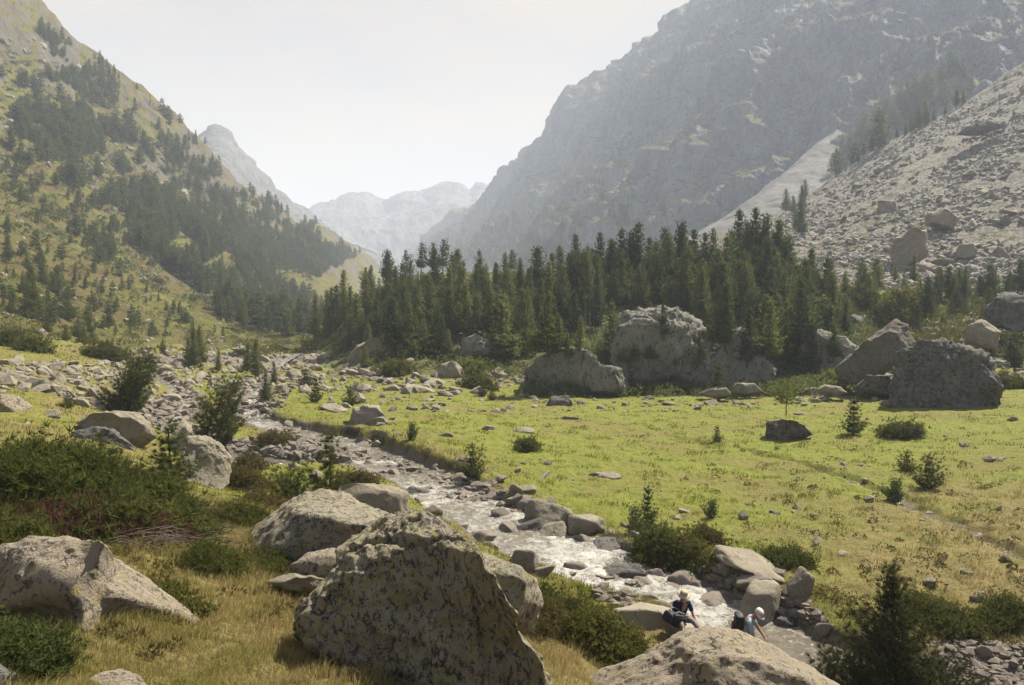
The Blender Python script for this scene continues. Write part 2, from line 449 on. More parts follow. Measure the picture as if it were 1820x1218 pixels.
SIDE = course([(205, 628, -4.5, .7, .8), (228, 640, -4.75, .8, .9), (260, 662, -5.3, .5, .6), (305, 690, -5.75, .5, .5), (335, 710, -6.05, .5, .5), (300, 738, -6.35, .9, .6), (300, 760, -6.6, .7, .5),
               (360, 790, -6.9, .9, .5), (440, 815, -7.05, 1.0, .3), (520, 826, -7.1, 1.2, .2), (600, 832, -7.15, 1.0, .3), (700, 845, -7.2, 1.0, .3)])
def on_meadow(pts): return [(a, b, None, c) for a, b, c in pts]

# ------------------------------------------------------------------ ground heights
CP = []
def cp(*a):
    for px, py, Y in a: CP.append(P(px, py, Y))
cp((-500, 1218, 4.5), (0, 1218, 6), (300, 1218, 6.5), (600, 1218, 7.5), (800, 1218, 9), (1000, 1218, 11.5), (1150, 1218, 13.5), (1300, 1218, 15.6), (1700, 1240, 17.2),
   (-300, 1080, 8), (0, 1080, 8.5), (300, 1080, 9.2), (500, 1090, 10.2), (950, 1150, 13.5), (1100, 1160, 15.5), (-400, 950, 11), (0, 950, 12.5), (300, 950, 13.5), (430, 960, 14.5),
   (500, 930, 17), (450, 900, 22), (430, 870, 28), (420, 845, 35), (300, 860, 23), (100, 850, 18), (-300, 830, 17), (0, 780, 26), (200, 790, 30), (100, 700, 42), (250, 760, 42),
   (-400, 690, 36), (0, 690, 40), (150, 650, 58), (0, 630, 58), (230, 650, 75), (300, 660, 80), (350, 700, 62), (300, 740, 52), (400, 770, 47), (100, 610, 85),
   (400, 660, 85), (430, 640, 100), (500, 625, 125), (560, 616, 150), (600, 640, 112), (900, 1050, 20), (1000, 1100, 18), (800, 950, 25), (600, 860, 30), (1180, 1130, 18.6),
   (520, 745, 52), (650, 790, 41), (760, 840, 34.5), (900, 890, 31), (1100, 960, 26.5), (1300, 1010, 23.5), (1450, 1050, 22), (1600, 1100, 20), (1820, 1130, 19), (2200, 1130, 17.5),
   (700, 760, 47), (900, 780, 45), (1100, 850, 36), (1300, 850, 37), (1500, 900, 31.5), (1820, 950, 27), (2200, 900, 26), (600, 690, 72), (800, 700, 70), (1000, 703, 72), (1200, 705, 71),
   (1400, 710, 68), (1600, 705, 66), (1820, 700, 64), (1700, 760, 50), (1300, 760, 52), (2200, 690, 60),
   (700, 650, 88), (900, 668, 84), (1000, 685, 79), (1150, 690, 79), (1300, 690, 79), (1500, 680, 79), (1650, 665, 80), (1820, 650, 80), (2200, 620, 80),
   (610, 605, 120), (700, 580, 110), (800, 580, 104), (900, 585, 100), (1000, 590, 98), (1100, 595, 96), (1200, 600, 94), (1300, 590, 95), (1400, 590, 95), (1500, 600, 94), (1600, 595, 95), (1750, 590, 95),
   (590, 572, 150), (640, 530, 140), (700, 505, 134), (780, 492, 132), (880, 492, 134), (980, 498, 130), (1080, 500, 124), (1180, 498, 122), (1280, 490, 122), (1380, 492, 120), (1480, 520, 112), (1600, 545, 108), (1820, 555, 102), (2200, 540, 100))
def cz(*a):
    for px, Y, z in a:
        CP.append(np.array([(px - CX) / F_PX * Y, Y, z]))
cz((-700, 3, -1.9), (200, 3, -1.9), (910, 3, -2.4), (1600, 4, -4), (2400, 5, -5), (1900, 10, -7.5), (910, 5, -3.4), (1300, 8, -5.6), (1600, 12, -7.6), (1450, 10, -7.0),
   (-600, 100, 3), (-300, 160, 6), (0, 160, 2), (200, 160, -2), (400, 200, -4), (0, 300, 10), (550, 260, -3), (700, 220, 0), (1000, 220, 0), (1300, 220, 2), (1700, 220, 5), (500, 400, 0), (1000, 400, 0), (1500, 400, 5), (2300, 250, 5))
CP = np.array(CP)
def warp(x, y):
    return np.arctan2(x, y) * 2.2, np.log(np.maximum(np.hypot(x, y), 0.5))
cu, cv = warp(CP[:, 0], CP[:, 1])
def tpsk(d2): return 0.5 * d2 * np.log(d2 + 1e-12)
n = len(CP)
K = tpsk((cu[:, None] - cu) ** 2 + (cv[:, None] - cv) ** 2) + np.eye(n) * 2e-3
A = np.zeros((n + 3, n + 3)); A[:n, :n] = K; A[:n, n] = 1; A[:n, n + 1] = cu; A[:n, n + 2] = cv; A[n:, :n] = A[:n, n:].T
TW = np.linalg.solve(A, np.concatenate([CP[:, 2], np.zeros(3)]))
def base_h(x, y):
    u, v = warp(x, y)
    u = u.ravel(); v = v.ravel()
    z = TW[n] + TW[n + 1] * u + TW[n + 2] * v
    for i in range(n): z += TW[i] * tpsk((u - cu[i]) ** 2 + (v - cv[i]) ** 2)
    return z.reshape(x.shape)

def seg_dist(x, y, pts):
    """distance to a course with water height and half width at the nearest point, and the side (+ = meadow side)"""
    best = np.full(x.shape, 1e9); zz = np.zeros(x.shape); hw = np.zeros(x.shape); side = np.zeros(x.shape)
    for a, b in zip(pts[:-1], pts[1:]):
        dx, dy = b[0] - a[0], b[1] - a[1]
        L2 = dx * dx + dy * dy + 1e-9
        t = np.clip(((x - a[0]) * dx + (y - a[1]) * dy) / L2, 0, 1)
        ex, ey = x - a[0] - t * dx, y - a[1] - t * dy
        d = np.hypot(ex, ey)
        m = d < best
        best = np.where(m, d, best); zz = np.where(m, a[2] + (b[2] - a[2]) * t, zz); hw = np.where(m, a[3] + (b[3] - a[3]) * t, hw)
        side = np.where(m, np.sign(dx * ey - dy * ex), side)
    return best, zz, hw, -side

# the polar sheet of the ground
TH = np.concatenate([np.linspace(-120, -42, 40)[:-1], np.linspace(-42, 42, 1000), np.linspace(42, 120, 40)[1:]])
RR = np.concatenate([np.geomspace(1.2, 5, 60)[:-1], np.geomspace(5, 175, 860), np.geomspace(175, 6000, 90)[1:]])
TG, RG = np.meshgrid(np.radians(TH), RR)
GX, GY = np.sin(TG) * RG, np.cos(TG) * RG
def coarse_base():
    th = np.radians(np.linspace(-120, 120, 220)); lr = np.linspace(math.log(1.2), math.log(6000), 260)
    a, b = np.meshgrid(th, lr)
    z = base_h(np.sin(a) * np.exp(b), np.cos(a) * np.exp(b))
    far = sstep(200, 420, np.exp(b)); z = z * (1 - far) - 6 * far
    back = sstep(R(75), R(110), np.abs(a)); z = z * (1 - back) + (-2.5) * back
    return z
_CB = coarse_base()
def bil(Z, fi, fj):
    i = np.clip(np.floor(fi).astype(int), 0, Z.shape[0] - 2); j = np.clip(np.floor(fj).astype(int), 0, Z.shape[1] - 2)
    a, b = np.clip(fi - i, 0, 1), np.clip(fj - j, 0, 1)
    return (Z[i, j] * (1 - a) + Z[i + 1, j] * a) * (1 - b) + (Z[i, j + 1] * (1 - a) + Z[i + 1, j + 1] * a) * b
def fast_base(x, y):
    r = np.maximum(np.hypot(x, y), 1.2)
    fi = (np.log(r) - math.log(1.2)) / (math.log(6000) - math.log(1.2)) * 259
    fj = (np.degrees(np.arctan2(x, y)) + 120) / 240 * 219
    return bil(_CB, fi, fj)
GZ = fast_base(GX, GY)

# the little brook in the meadow
bk = []
for px, py in ((1180, 772), (1260, 788), (1330, 800), (1400, 815), (1440, 829), (1490, 845), (1545, 862), (1600, 885), (1660, 912), (1705, 930), (1760, 960), (1830, 985), (1900, 1010)):
    Y = 48.0
    d = ray(np.float64(px), np.float64(py))
    for _ in range(60):
        z = float(fast_base(np.array([d[0] / d[1] * Y]), np.array([Y]))[0])
        Y = 0.5 * Y + 0.5 * (z / (d[2] / d[1]))
    bk.append((d[0] / d[1] * Y, Y, z - 0.20, 0.10 + 0.07 * (px > 1420), .22))
bk = np.array(bk)
for i in range(1, len(bk)): bk[i, 2] = min(bk[i, 2], bk[i - 1, 2] - 0.01)
BROOK = np.array([np.concatenate([bk[i, :2] * (1 - t) + bk[i + 1, :2] * t + (0 if t == 0 else 1) * RNG.normal(0, .34, 2), bk[i, 2:] * (1 - t) + bk[i + 1, 2:] * t]) for i in range(len(bk) - 1) for t in np.linspace(0, 1, 6)[:-1]])

near = RG < 175
xs, ys = GX[near], GY[near]
z0 = GZ[near]
p3 = np.stack([xs, ys, 0 * xs], -1)
dm, wm, hm, sm_ = seg_dist(xs, ys, MAIN)
ds, ws, hs, ss_ = seg_dist(xs, ys, SIDE)
db, wb, hb, _ = seg_dist(xs, ys, BROOK)
near_bank = sstep(26, 18, ys) * (xs < 6)
wig = fbm(p3 * 0.55, 3, s=3)
hum = fbm(p3 * np.array([0.5, 0.5, 1]), 4, 0.5, 21)
amp = 0.10 + 0.12 * sstep(12, 0, dm) + 0.10 * near_bank + 0.75 * sstep(78, 92, ys) * (ys > 70)
z1 = z0 + hum * amp * 1.1 + 0.07 * fbm(p3 * 1.7, 3, 0.5, 31, True) * sstep(90, 50, ys) + 0.02 * fbm(p3 * 6, 3, 0.5, 35)
z1 += 1.3 * fbm(p3 * 0.09, 3, 0.5, 41) * sstep(82, 100, ys)
def carve(z, d, zw, hw, side, bw0, bw1, depth, wg):
    q = d - hw * (1 + 0.30 * wg)
    lift = np.clip(z - zw, 0.2, 8)
    bw = np.where(side > 0, bw0 * lift, bw1 * lift) * (1 + 0.3 * wg)
    t = sstep(0, 1, q / np.maximum(bw, 0.15))
    bed = zw - depth * sstep(0, -0.6, q) - 0.04
    zz = bed + (z - bed) * t
    return np.where((q < bw) & (z > bed), zz, z), q
z2, qs = carve(z1, ds, ws, hs, ss_, 1.6, 1.8, 0.25, wig)
z2, qm = carve(z2, dm, wm, hm, sm_, 0.75, 1.6, 0.28, wig)
z2, qb = carve(z2, db, wb, hb, 1 + 0 * db, 1.4, 1.4, 0.05, wig)
GZ[near] = z2
gpx, gpy = pix(np.stack([xs, ys, z2], -1))
pn = fbm(p3 * 0.35, 4, 0.55, 51)
dry = np.full(xs.shape, 0.10)
dry = np.maximum(dry, 0.74 * near_bank)
dry = np.maximum(dry, 0.50 * sstep(520, 250, gpx) * (ys > 15))
dry = np.maximum(dry, 0.78 * sstep(1150, 1750, gpx) * sstep(770, 960, gpy))
dry = np.maximum(dry, 0.45 * sstep(3.5, 0.5, qm))
dry = np.clip(dry + 0.28 * pn, 0, 1)
grav = np.maximum(np.where(sm_ > 0, sstep(0.30, 0.05, qm + 0.3 * wig), sstep(1.1, 0.1, qm + 0.8 * wig)), sstep(1.3, 0.2, qs))
bar = sstep(1.0, 0.2, np.hypot((gpx - 440) / 130, (gpy - 795) / 26))
grav = np.maximum(grav, bar)
grav = np.maximum(grav, sstep(1, .5, np.hypot((gpx - 1800) / 190, (gpy - 1185) / 55)))
grav = np.maximum(grav, 0.62 * sstep(30, 0, np.abs(gpy - 640)) * sstep(150, 260, gpx) * sstep(640, 560, gpx) * (ys > 60))
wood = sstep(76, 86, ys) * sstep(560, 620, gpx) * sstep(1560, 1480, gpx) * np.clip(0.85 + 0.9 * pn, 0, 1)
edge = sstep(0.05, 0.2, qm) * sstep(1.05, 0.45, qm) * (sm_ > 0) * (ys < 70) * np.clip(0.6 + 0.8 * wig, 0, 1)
full = lambda a, fill: (lambda g: (g.__setitem__(near, a), g)[1])(np.full(RG.shape, fill))
gDRY, gGRAV, gEDGE, gQM, gQS = full(dry, 0.4), full(grav, 0.0), full(edge, 0.0), full(qm, 99.0), full(qs, 99.0)
gv = np.stack([GX, GY, GZ], -1).reshape(-1, 3)
gf = grid_faces(*GX.shape)
gWOOD = full(wood, 0.0)
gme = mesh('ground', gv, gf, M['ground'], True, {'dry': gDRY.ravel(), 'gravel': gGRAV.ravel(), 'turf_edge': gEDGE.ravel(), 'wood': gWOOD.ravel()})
tag(link('ground', gme), kind='structure')

def g_idx(x, y):
    r = np.maximum(np.hypot(x, y), 1.3)
    return np.interp(r, RR, np.arange(len(RR))), np.interp(np.degrees(np.arctan2(x, y)), TH, np.arange(len(TH)))
def gz(x, y):
    x = np.asarray(x, float); y = np.asarray(y, float)
    return bil(GZ, *g_idx(x, y))
def gval(G, x, y): return bil(G, *g_idx(x, y))

# ------------------------------------------------------------------ hill and mountain sheets
BVHS = []
def add_bvh(v, f, tagname):
    BVHS.append((tagname, BVHTree.FromPolygons([tuple(q) for q in v.tolist()], f.tolist())))
def sheet(name, rows, px0, px1, nu, nv, disp, mat, back=1.25, drop=0.55, jag=0.0, label=None, smooth_rows=9, ownspan=False):
    pts = []
    for k, row in enumerate(rows):
        row = np.array(row, float)
        U = np.linspace(px0, px1, nu) if not ownspan else np.linspace(row[0, 0], row[-1, 0], nu)
        py = np.interp(U, row[:, 0], row[:, 1]); Y = np.interp(U, row[:, 0], row[:, 2])
        if k == len(rows) - 1 and jag:
            py = py + jag * fbm(np.stack([U / 30, 0 * U, 0 * U], -1), 5, 0.6, 71)
        else:
            kern = np.ones(smooth_rows) / smooth_rows
            py = np.convolve(np.pad(py, smooth_rows // 2, 'edge'), kern, 'valid')[:nu]
        Y = np.convolve(np.pad(Y, 20, 'edge'), np.ones(41) / 41, 'valid')[:nu]
        pts.append(P(U, py, Y))
    r = pts[-1].copy(); r[:, :2] *= back; r[:, 2] *= drop
    r2 = r.copy(); r2[:, :2] *= 1.1; r2[:, 2] = -20
    main = np.array(pts)
    outp = []
    for i in range(len(main) - 1):
        p0, p1, p2, p3_ = main[max(i - 1, 0)], main[i], main[i + 1], main[min(i + 2, len(main) - 1)]
        m = nv[i] if isinstance(nv, (list, tuple)) else nv
        for t in np.linspace(0, 1, m + 1)[:-1]:
            outp.append(0.5 * ((2 * p1) + (-p0 + p2) * t + (2 * p0 - 5 * p1 + 4 * p2 - p3_) * t * t + (-p0 + 3 * p1 - 3 * p2 + p3_) * t ** 3))
    nridge = len(outp)
    outp.append(main[-1])
    for t in np.linspace(0, 1, 13)[1:]: outp.append(main[-1] * (1 - t) + r * t)
    outp.append(r2)
    G = np.array(outp)
    du = np.gradient(G, axis=1); dv = np.gradient(G, axis=0)
    N = np.cross(du, dv); N /= np.linalg.norm(N, axis=-1, keepdims=True) + 1e-9
    N *= np.where(N[..., 2:3] < 0, -1, 1)
    fade = np.ones(G.shape[0]); fade[nridge:] = 1.0
    G = G + N * (disp(G) * fade[:, None])[..., None]
    v = G.reshape(-1, 3); f = grid_faces(G.shape[0], G.shape[1])
    o = tag(link(name, mesh(name, v, f, mat)), kind='structure')
    if label: o['label'] = label
    add_bvh(v, f, name)
    return o

# left hillside
LEFT_RIDGE = [(-900, -900, 330), (-300, -420, 400), (0, -70, 440), (60, 0, 450), (90, 30, 452), (130, 92, 455), (165, 108, 458), (205, 138, 460), (250, 166, 465), (300, 200, 470), (325, 222, 475), (345, 245, 480),
              (372, 268, 490), (405, 300, 505), (430, 330, 520), (470, 362, 550), (520, 402, 600), (560, 408, 640), (600, 432, 700), (650, 462, 800), (720, 520, 900), (760, 560, 950)]
def d_left(G):
    big = fbm(G / np.array([85, 85, 150]), 4, 0.55, 101, True) * 9
    mid = fbm(G / np.array([22, 22, 40]), 5, 0.55, 111) * 5.0
    r = np.linalg.norm(G, axis=-1)
    return (big + mid) * sstep(70, 300, r) * 0.8 + fbm(G / 7, 4, 0.55, 121) * 0.9
sheet('grassy_hillside',
      [[(-900, 660, 50), (0, 640, 62), (150, 645, 72), (250, 650, 88), (350, 648, 105), (420, 640, 120), (560, 630, 160), (640, 620, 220), (760, 600, 300)],
       [(-900, 300, 75), (-300, 440, 92), (0, 540, 112), (150, 566, 135), (250, 580, 155), (350, 592, 165), (420, 598, 185), (560, 596, 240), (640, 590, 320), (760, 590, 420)],
       [(-900, 0, 130), (-300, 260, 170), (0, 400, 200), (150, 440, 225), (250, 470, 250), (350, 500, 275), (420, 520, 300), (560, 545, 380), (640, 560, 460), (760, 580, 560)],
       [(-900, -400, 220), (-300, 0, 280), (0, 220, 310), (150, 290, 335), (250, 340, 355), (350, 395, 380), (420, 430, 400), (560, 490, 500), (640, 520, 600), (760, 570, 720)],
       LEFT_RIDGE],
      -900, 760, 1000, [70, 110, 140, 160], d_left, M['hillside'], 1.2, 0.6, 5.0, 'green hillside rising on the left, dotted with pines')

# talus slope on the right
def d_tal(G):
    r = np.linalg.norm(G, axis=-1)
    return fbm(G / 22, 4, 0.5, 131) * 1.8 + fbm(G / 5, 4, 0.6, 141, True) * 0.9 + 0.35 * fbm(G / 1.6, 3, 0.6, 151)
sheet('talus_slope',
      [[(1180, 520, 128), (1300, 520, 122), (1400, 560, 108), (1500, 615, 94), (1600, 625, 91), (1820, 625, 88), (2300, 640, 80), (2900, 680, 75)],
       [(1180, 480, 175), (1300, 470, 165), (1400, 460, 160), (1500, 490, 135), (1600, 490, 135), (1820, 470, 138), (2300, 400, 120), (2900, 300, 110)],
       [(1180, 450, 240), (1300, 430, 235), (1400, 410, 225), (1500, 395, 215), (1600, 365, 210), (1820, 290, 210), (2300, 100, 180), (2900, -150, 160)],
       [(1180, 440, 300), (1300, 415, 305), (1345, 396, 308), (1380, 380, 310), (1430, 352, 312), (1500, 306, 314), (1560, 268, 314), (1600, 243, 312), (1700, 190, 305), (1760, 155, 298), (1820, 115, 290), (2300, -180, 260), (2900, -500, 240)]],
      1180, 2900, 1000, [110, 130, 130], d_tal, M['talus'], 1.2, 0.6, 3.0, 'grey boulder strewn talus slope on the right')

# big shaded mountain
M_RIDGE = [(740, 480, 1900), (790, 425, 1800), (815, 405, 1750), (850, 388, 1650), (872, 358, 1580), (900, 325, 1500), (945, 300, 1430), (985, 262, 1350), (1000, 232, 1330), (1015, 205, 1310), (1045, 165, 1260), (1070, 150, 1240), (1110, 132, 1190),
           (1150, 103, 1150), (1190, 68, 1110), (1235, 22, 1070), (1262, 2, 1050), (1300, -40, 1010), (1400, -110, 950), (1600, -170, 850), (1900, -220, 800), (2400, -260, 750)]
def d_mt(G):
    A = fbm(G / np.array([190, 190, 520]), 5, 0.55, 161, True) * 46
    B = fbm(G / np.array([42, 42, 95]), 5, 0.6, 171, True) * 13
    Cc = fbm(G / np.array([400, 400, 60]), 3, 0.5, 181) * 12
    q = (G[..., 2] - 0.16 * G[..., 0] + 45 * fbm(G / 210, 3, 0.5, 185)) / 62.0
    fr = q - np.floor(q)
    T_ = 15 * (sstep(0, .75, fr) - fr)
    return A + B + Cc + T_ + 5 * fbm(G / 15, 3, 0.6, 191)
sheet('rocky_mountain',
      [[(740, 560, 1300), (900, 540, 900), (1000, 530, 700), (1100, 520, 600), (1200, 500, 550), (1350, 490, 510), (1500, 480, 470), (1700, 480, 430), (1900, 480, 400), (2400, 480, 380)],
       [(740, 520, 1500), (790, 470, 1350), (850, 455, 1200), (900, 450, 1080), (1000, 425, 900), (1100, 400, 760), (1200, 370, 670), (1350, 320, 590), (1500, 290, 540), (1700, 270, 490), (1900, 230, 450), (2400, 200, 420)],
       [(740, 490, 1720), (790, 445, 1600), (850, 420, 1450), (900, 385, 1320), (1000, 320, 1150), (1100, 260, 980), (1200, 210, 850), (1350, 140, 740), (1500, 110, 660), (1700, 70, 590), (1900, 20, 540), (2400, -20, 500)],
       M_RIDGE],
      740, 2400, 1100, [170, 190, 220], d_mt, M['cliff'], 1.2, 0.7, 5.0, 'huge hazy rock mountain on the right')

# scree cone under the mountain
def d_cone(G): return fbm(G / 30, 4, 0.5, 201) * 3.0 + fbm(G / 5, 3, 0.6, 205) * 0.8
sheet('scree_fan',
      [[(1060, 520, 400), (1200, 500, 380), (1400, 470, 370), (1560, 470, 380)],
       [(1130, 470, 440), (1200, 440, 425), (1300, 400, 410), (1400, 385, 405), (1540, 350, 415)],
       [(1300, 385, 480), (1340, 350, 470), (1400, 310, 465), (1450, 300, 463), (1530, 290, 470)],
       [(1500, 212, 545), (1515, 205, 540), (1530, 205, 545)]],
      1060, 1560, 300, [60, 60, 90], d_cone, M['fan'], 1.05, 0.9, 0.0, 'pale scree fan below the shaded cliffs', 21, True)

# far peaks
def d_pk(s, a):
    def f(G): return (fbm(G / np.array([300, 300, 700]), 5, 0.55, s, True) * a + fbm(G / 70, 4, 0.6, s + 9, True) * a * 0.35)
    return f
sheet('pointed_peak',
      [[(200, 520, 1000), (400, 500, 1050), (560, 500, 1150), (760, 520, 1300)],
       [(200, 400, 1150), (370, 360, 1180), (430, 380, 1200), (500, 420, 1250), (620, 460, 1400), (760, 500, 1500)],
       [(200, 380, 1350), (300, 330, 1350), (345, 280, 1360), (368, 252, 1360), (384, 241, 1360), (396, 247, 1365), (412, 268, 1370), (440, 292, 1380), (462, 322, 1400), (484, 346, 1420), (510, 352, 1440), (545, 372, 1480), (575, 390, 1500), (620, 422, 1560), (690, 455, 1640), (760, 500, 1700)]],
      200, 760, 420, [90, 130], d_pk(211, 26), M['peak'], 1.15, 0.6, 3.0, 'pointed grey peak behind the left hillside', 15)
sheet('distant_peaks',
      [[(440, 520, 2000), (900, 520, 2000), (1060, 520, 2000)],
       [(440, 450, 2200), (600, 420, 2250), (690, 430, 2250), (800, 410, 2250), (1060, 450, 2250)],
       [(440, 450, 2600), (540, 400, 2600), (572, 382, 2600), (600, 372, 2600), (630, 357, 2600), (650, 354, 2600), (668, 366, 2600), (690, 371, 2600), (712, 356, 2600), (735, 345, 2600), (765, 340, 2600), (785, 330, 2600), (800, 327, 2600), (815, 330, 2600), (828, 345, 2600), (845, 338, 2600), (858, 332, 2600), (866, 342, 2600), (880, 345, 2600), (897, 318, 2600), (908, 306, 2600), (918, 316, 2600), (950, 360, 2600), (1060, 420, 2600)]],
      440, 1060, 460, [80, 120], d_pk(231, 38), M['peak'], 1.15, 0.6, 2.0, 'row of pale peaks closing the head of the valley', 15)

# ground BVH (decimated) for aiming
st = (slice(0, None, 2), slice(0, None, 2))
dg = np.stack([GX[st], GY[st], GZ[st]], -1)
keep = RR[::2] < 260
dg = dg[keep]
add_bvh(dg.reshape(-1, 3), grid_faces(*dg.shape[:2]), 'ground')
OUT = [False]
def hit(px, py, only=None):
    d = Vector(ray(np.float64(px), np.float64(py))).normalized()
    best = None
    for nme, b in BVHS:
        if (only and nme not in only) or (not only and nme == 'outcrop' and not OUT[0]): continue
        loc, nor, i, dist = b.ray_cast(Vector((0, 0, 0)), d)
        if loc is not None and (best is None or dist < best[3]): best = (loc, nor, nme, dist)
    return best
def drop(x, y):
    best = None
    for nme, b in BVHS:
        loc, nor, i, dist = b.ray_cast(Vector((x, y, 900)), Vector((0, 0, -1)))
        if loc is not None and (best is None or loc.z > best[0].z): best = (loc, nor, nme)
    return best

# ------------------------------------------------------------------ water
def ribbon(name, pts, mat, label, nc=34, extra=1.25, rough=0.05):
    p = pts
    s = np.concatenate([[0], np.cumsum(np.hypot(*np.diff(p[:, :2], axis=0).T))])
    n_ = int(s[-1] / 0.12)
    q = np.array([np.interp(np.linspace(0, s[-1], n_), s, p[:, k]) for k in range(5)]).T
    k = np.ones(9) / 9
    for c in range(3): q[:, c] = np.convolve(np.pad(q[:, c], 4, 'edge'), k, 'valid')
    t = np.gradient(q[:, :2], axis=0); t /= np.linalg.norm(t, axis=1, keepdims=True)
    nrm = np.stack([-t[:, 1], t[:, 0]], 1)
    u = np.linspace(-1, 1, nc)
    X = q[:, None, 0] + nrm[:, None, 0] * u * q[:, None, 3] * extra
    Y = q[:, None, 1] + nrm[:, None, 1] * u * q[:, None, 3] * extra
    Z = np.repeat(q[:, None, 2], nc, 1)
    fo = np.repeat(q[:, None, 4], nc, 1)
    pp = np.stack([X, Y, Z], -1)
    a = rough * (0.4 + 1.6 * fo)
    Z = Z + a * fbm(pp * np.array([1.6, 1.6, 1]), 5, 0.6, 301, True) + 0.4 * a * fbm(pp * 6, 3, 0.6, 311)
    steps = 0.10 * fbm(np.stack([np.repeat(np.linspace(0, s[-1], n_)[:, None] * 0.5, nc, 1), 0.3 * X, 0 * X], -1), 3, 0.5, 321)
    Z = Z + steps * fo
    fo = np.clip(fo + 0.35 * fbm(pp * 0.5, 3, 0.5, 331), 0, 1.2)
    v = np.stack([X, Y, Z], -1).reshape(-1, 3)
    o = tag(link(name, mesh(name, v, grid_faces(n_, nc), mat, True, {'foam': fo.ravel()})), kind='structure')
    o['label'] = label
ribbon('stream_water', MAIN, M['water'], 'foaming mountain stream')
ribbon('side_channel_water', SIDE, M['water'], 'side channel of the stream')
ribbon('brook_water', BROOK[22:], M['water'], 'trickle in the meadow', 9, 1.6, 0.01)

# ------------------------------------------------------------------ rocks
_ico = {}
def ico(sub):
    if sub not in _ico:
        b = bmesh.new(); bmesh.ops.create_icosphere(b, subdivisions=sub, radius=1)
        v = np.array([x.co[:] for x in b.verts]); f = np.array([[q.index for q in x.verts] for x in b.faces]); b.free()
        _ico[sub] = (v / np.linalg.norm(v, axis=1, keepdims=True), f)
    return _ico[sub]
def facet_radius(d, seed, nplanes=13, k=22, lo=0.72):
    g = np.random.default_rng(seed)
    pn_ = g.normal(size=(nplanes, 3)); pn_ /= np.linalg.norm(pn_, axis=1, keepdims=True)
    h = g.uniform(lo, 1.0, nplanes)
    t = np.clip(d @ pn_.T, 0, None) / h
    return np.clip((np.sum(t ** k, axis=1) + 0.55 ** k) ** (-1 / k), 0.3, 1.6)
def rock_arrays(seed, sub=4, dims=(1, 1, 1), rough=0.05, nplanes=13, sharp=22):
    d, f = ico(sub)
    r = facet_radius(d, seed, nplanes, sharp)
    v = d * r[:, None]
    v = v * (1 + rough * fbm(v * 2.2, 4, 0.55, seed) + 0.5 * rough * fbm(v * 6, 2, 0.6, seed + 5, True))[:, None]
    return v * np.array(dims), f
ROCKS = {}
def rock_mesh(kind, i, mat, sub=3):
    key = (kind, i, mat.name)
    if key not in ROCKS:
        dims = [(1, .8, .62), (1, .72, .45), (.9, .9, .75), (1, .65, .5), (1, .85, .35), (.8, .75, .8)][i % 6]
        v, f = rock_arrays(900 + i * 13, sub, dims, 0.10, 11 + i % 5, 26)
        ROCKS[key] = mesh('rock', v, f, mat, sub >= 4)
    return ROCKS[key]

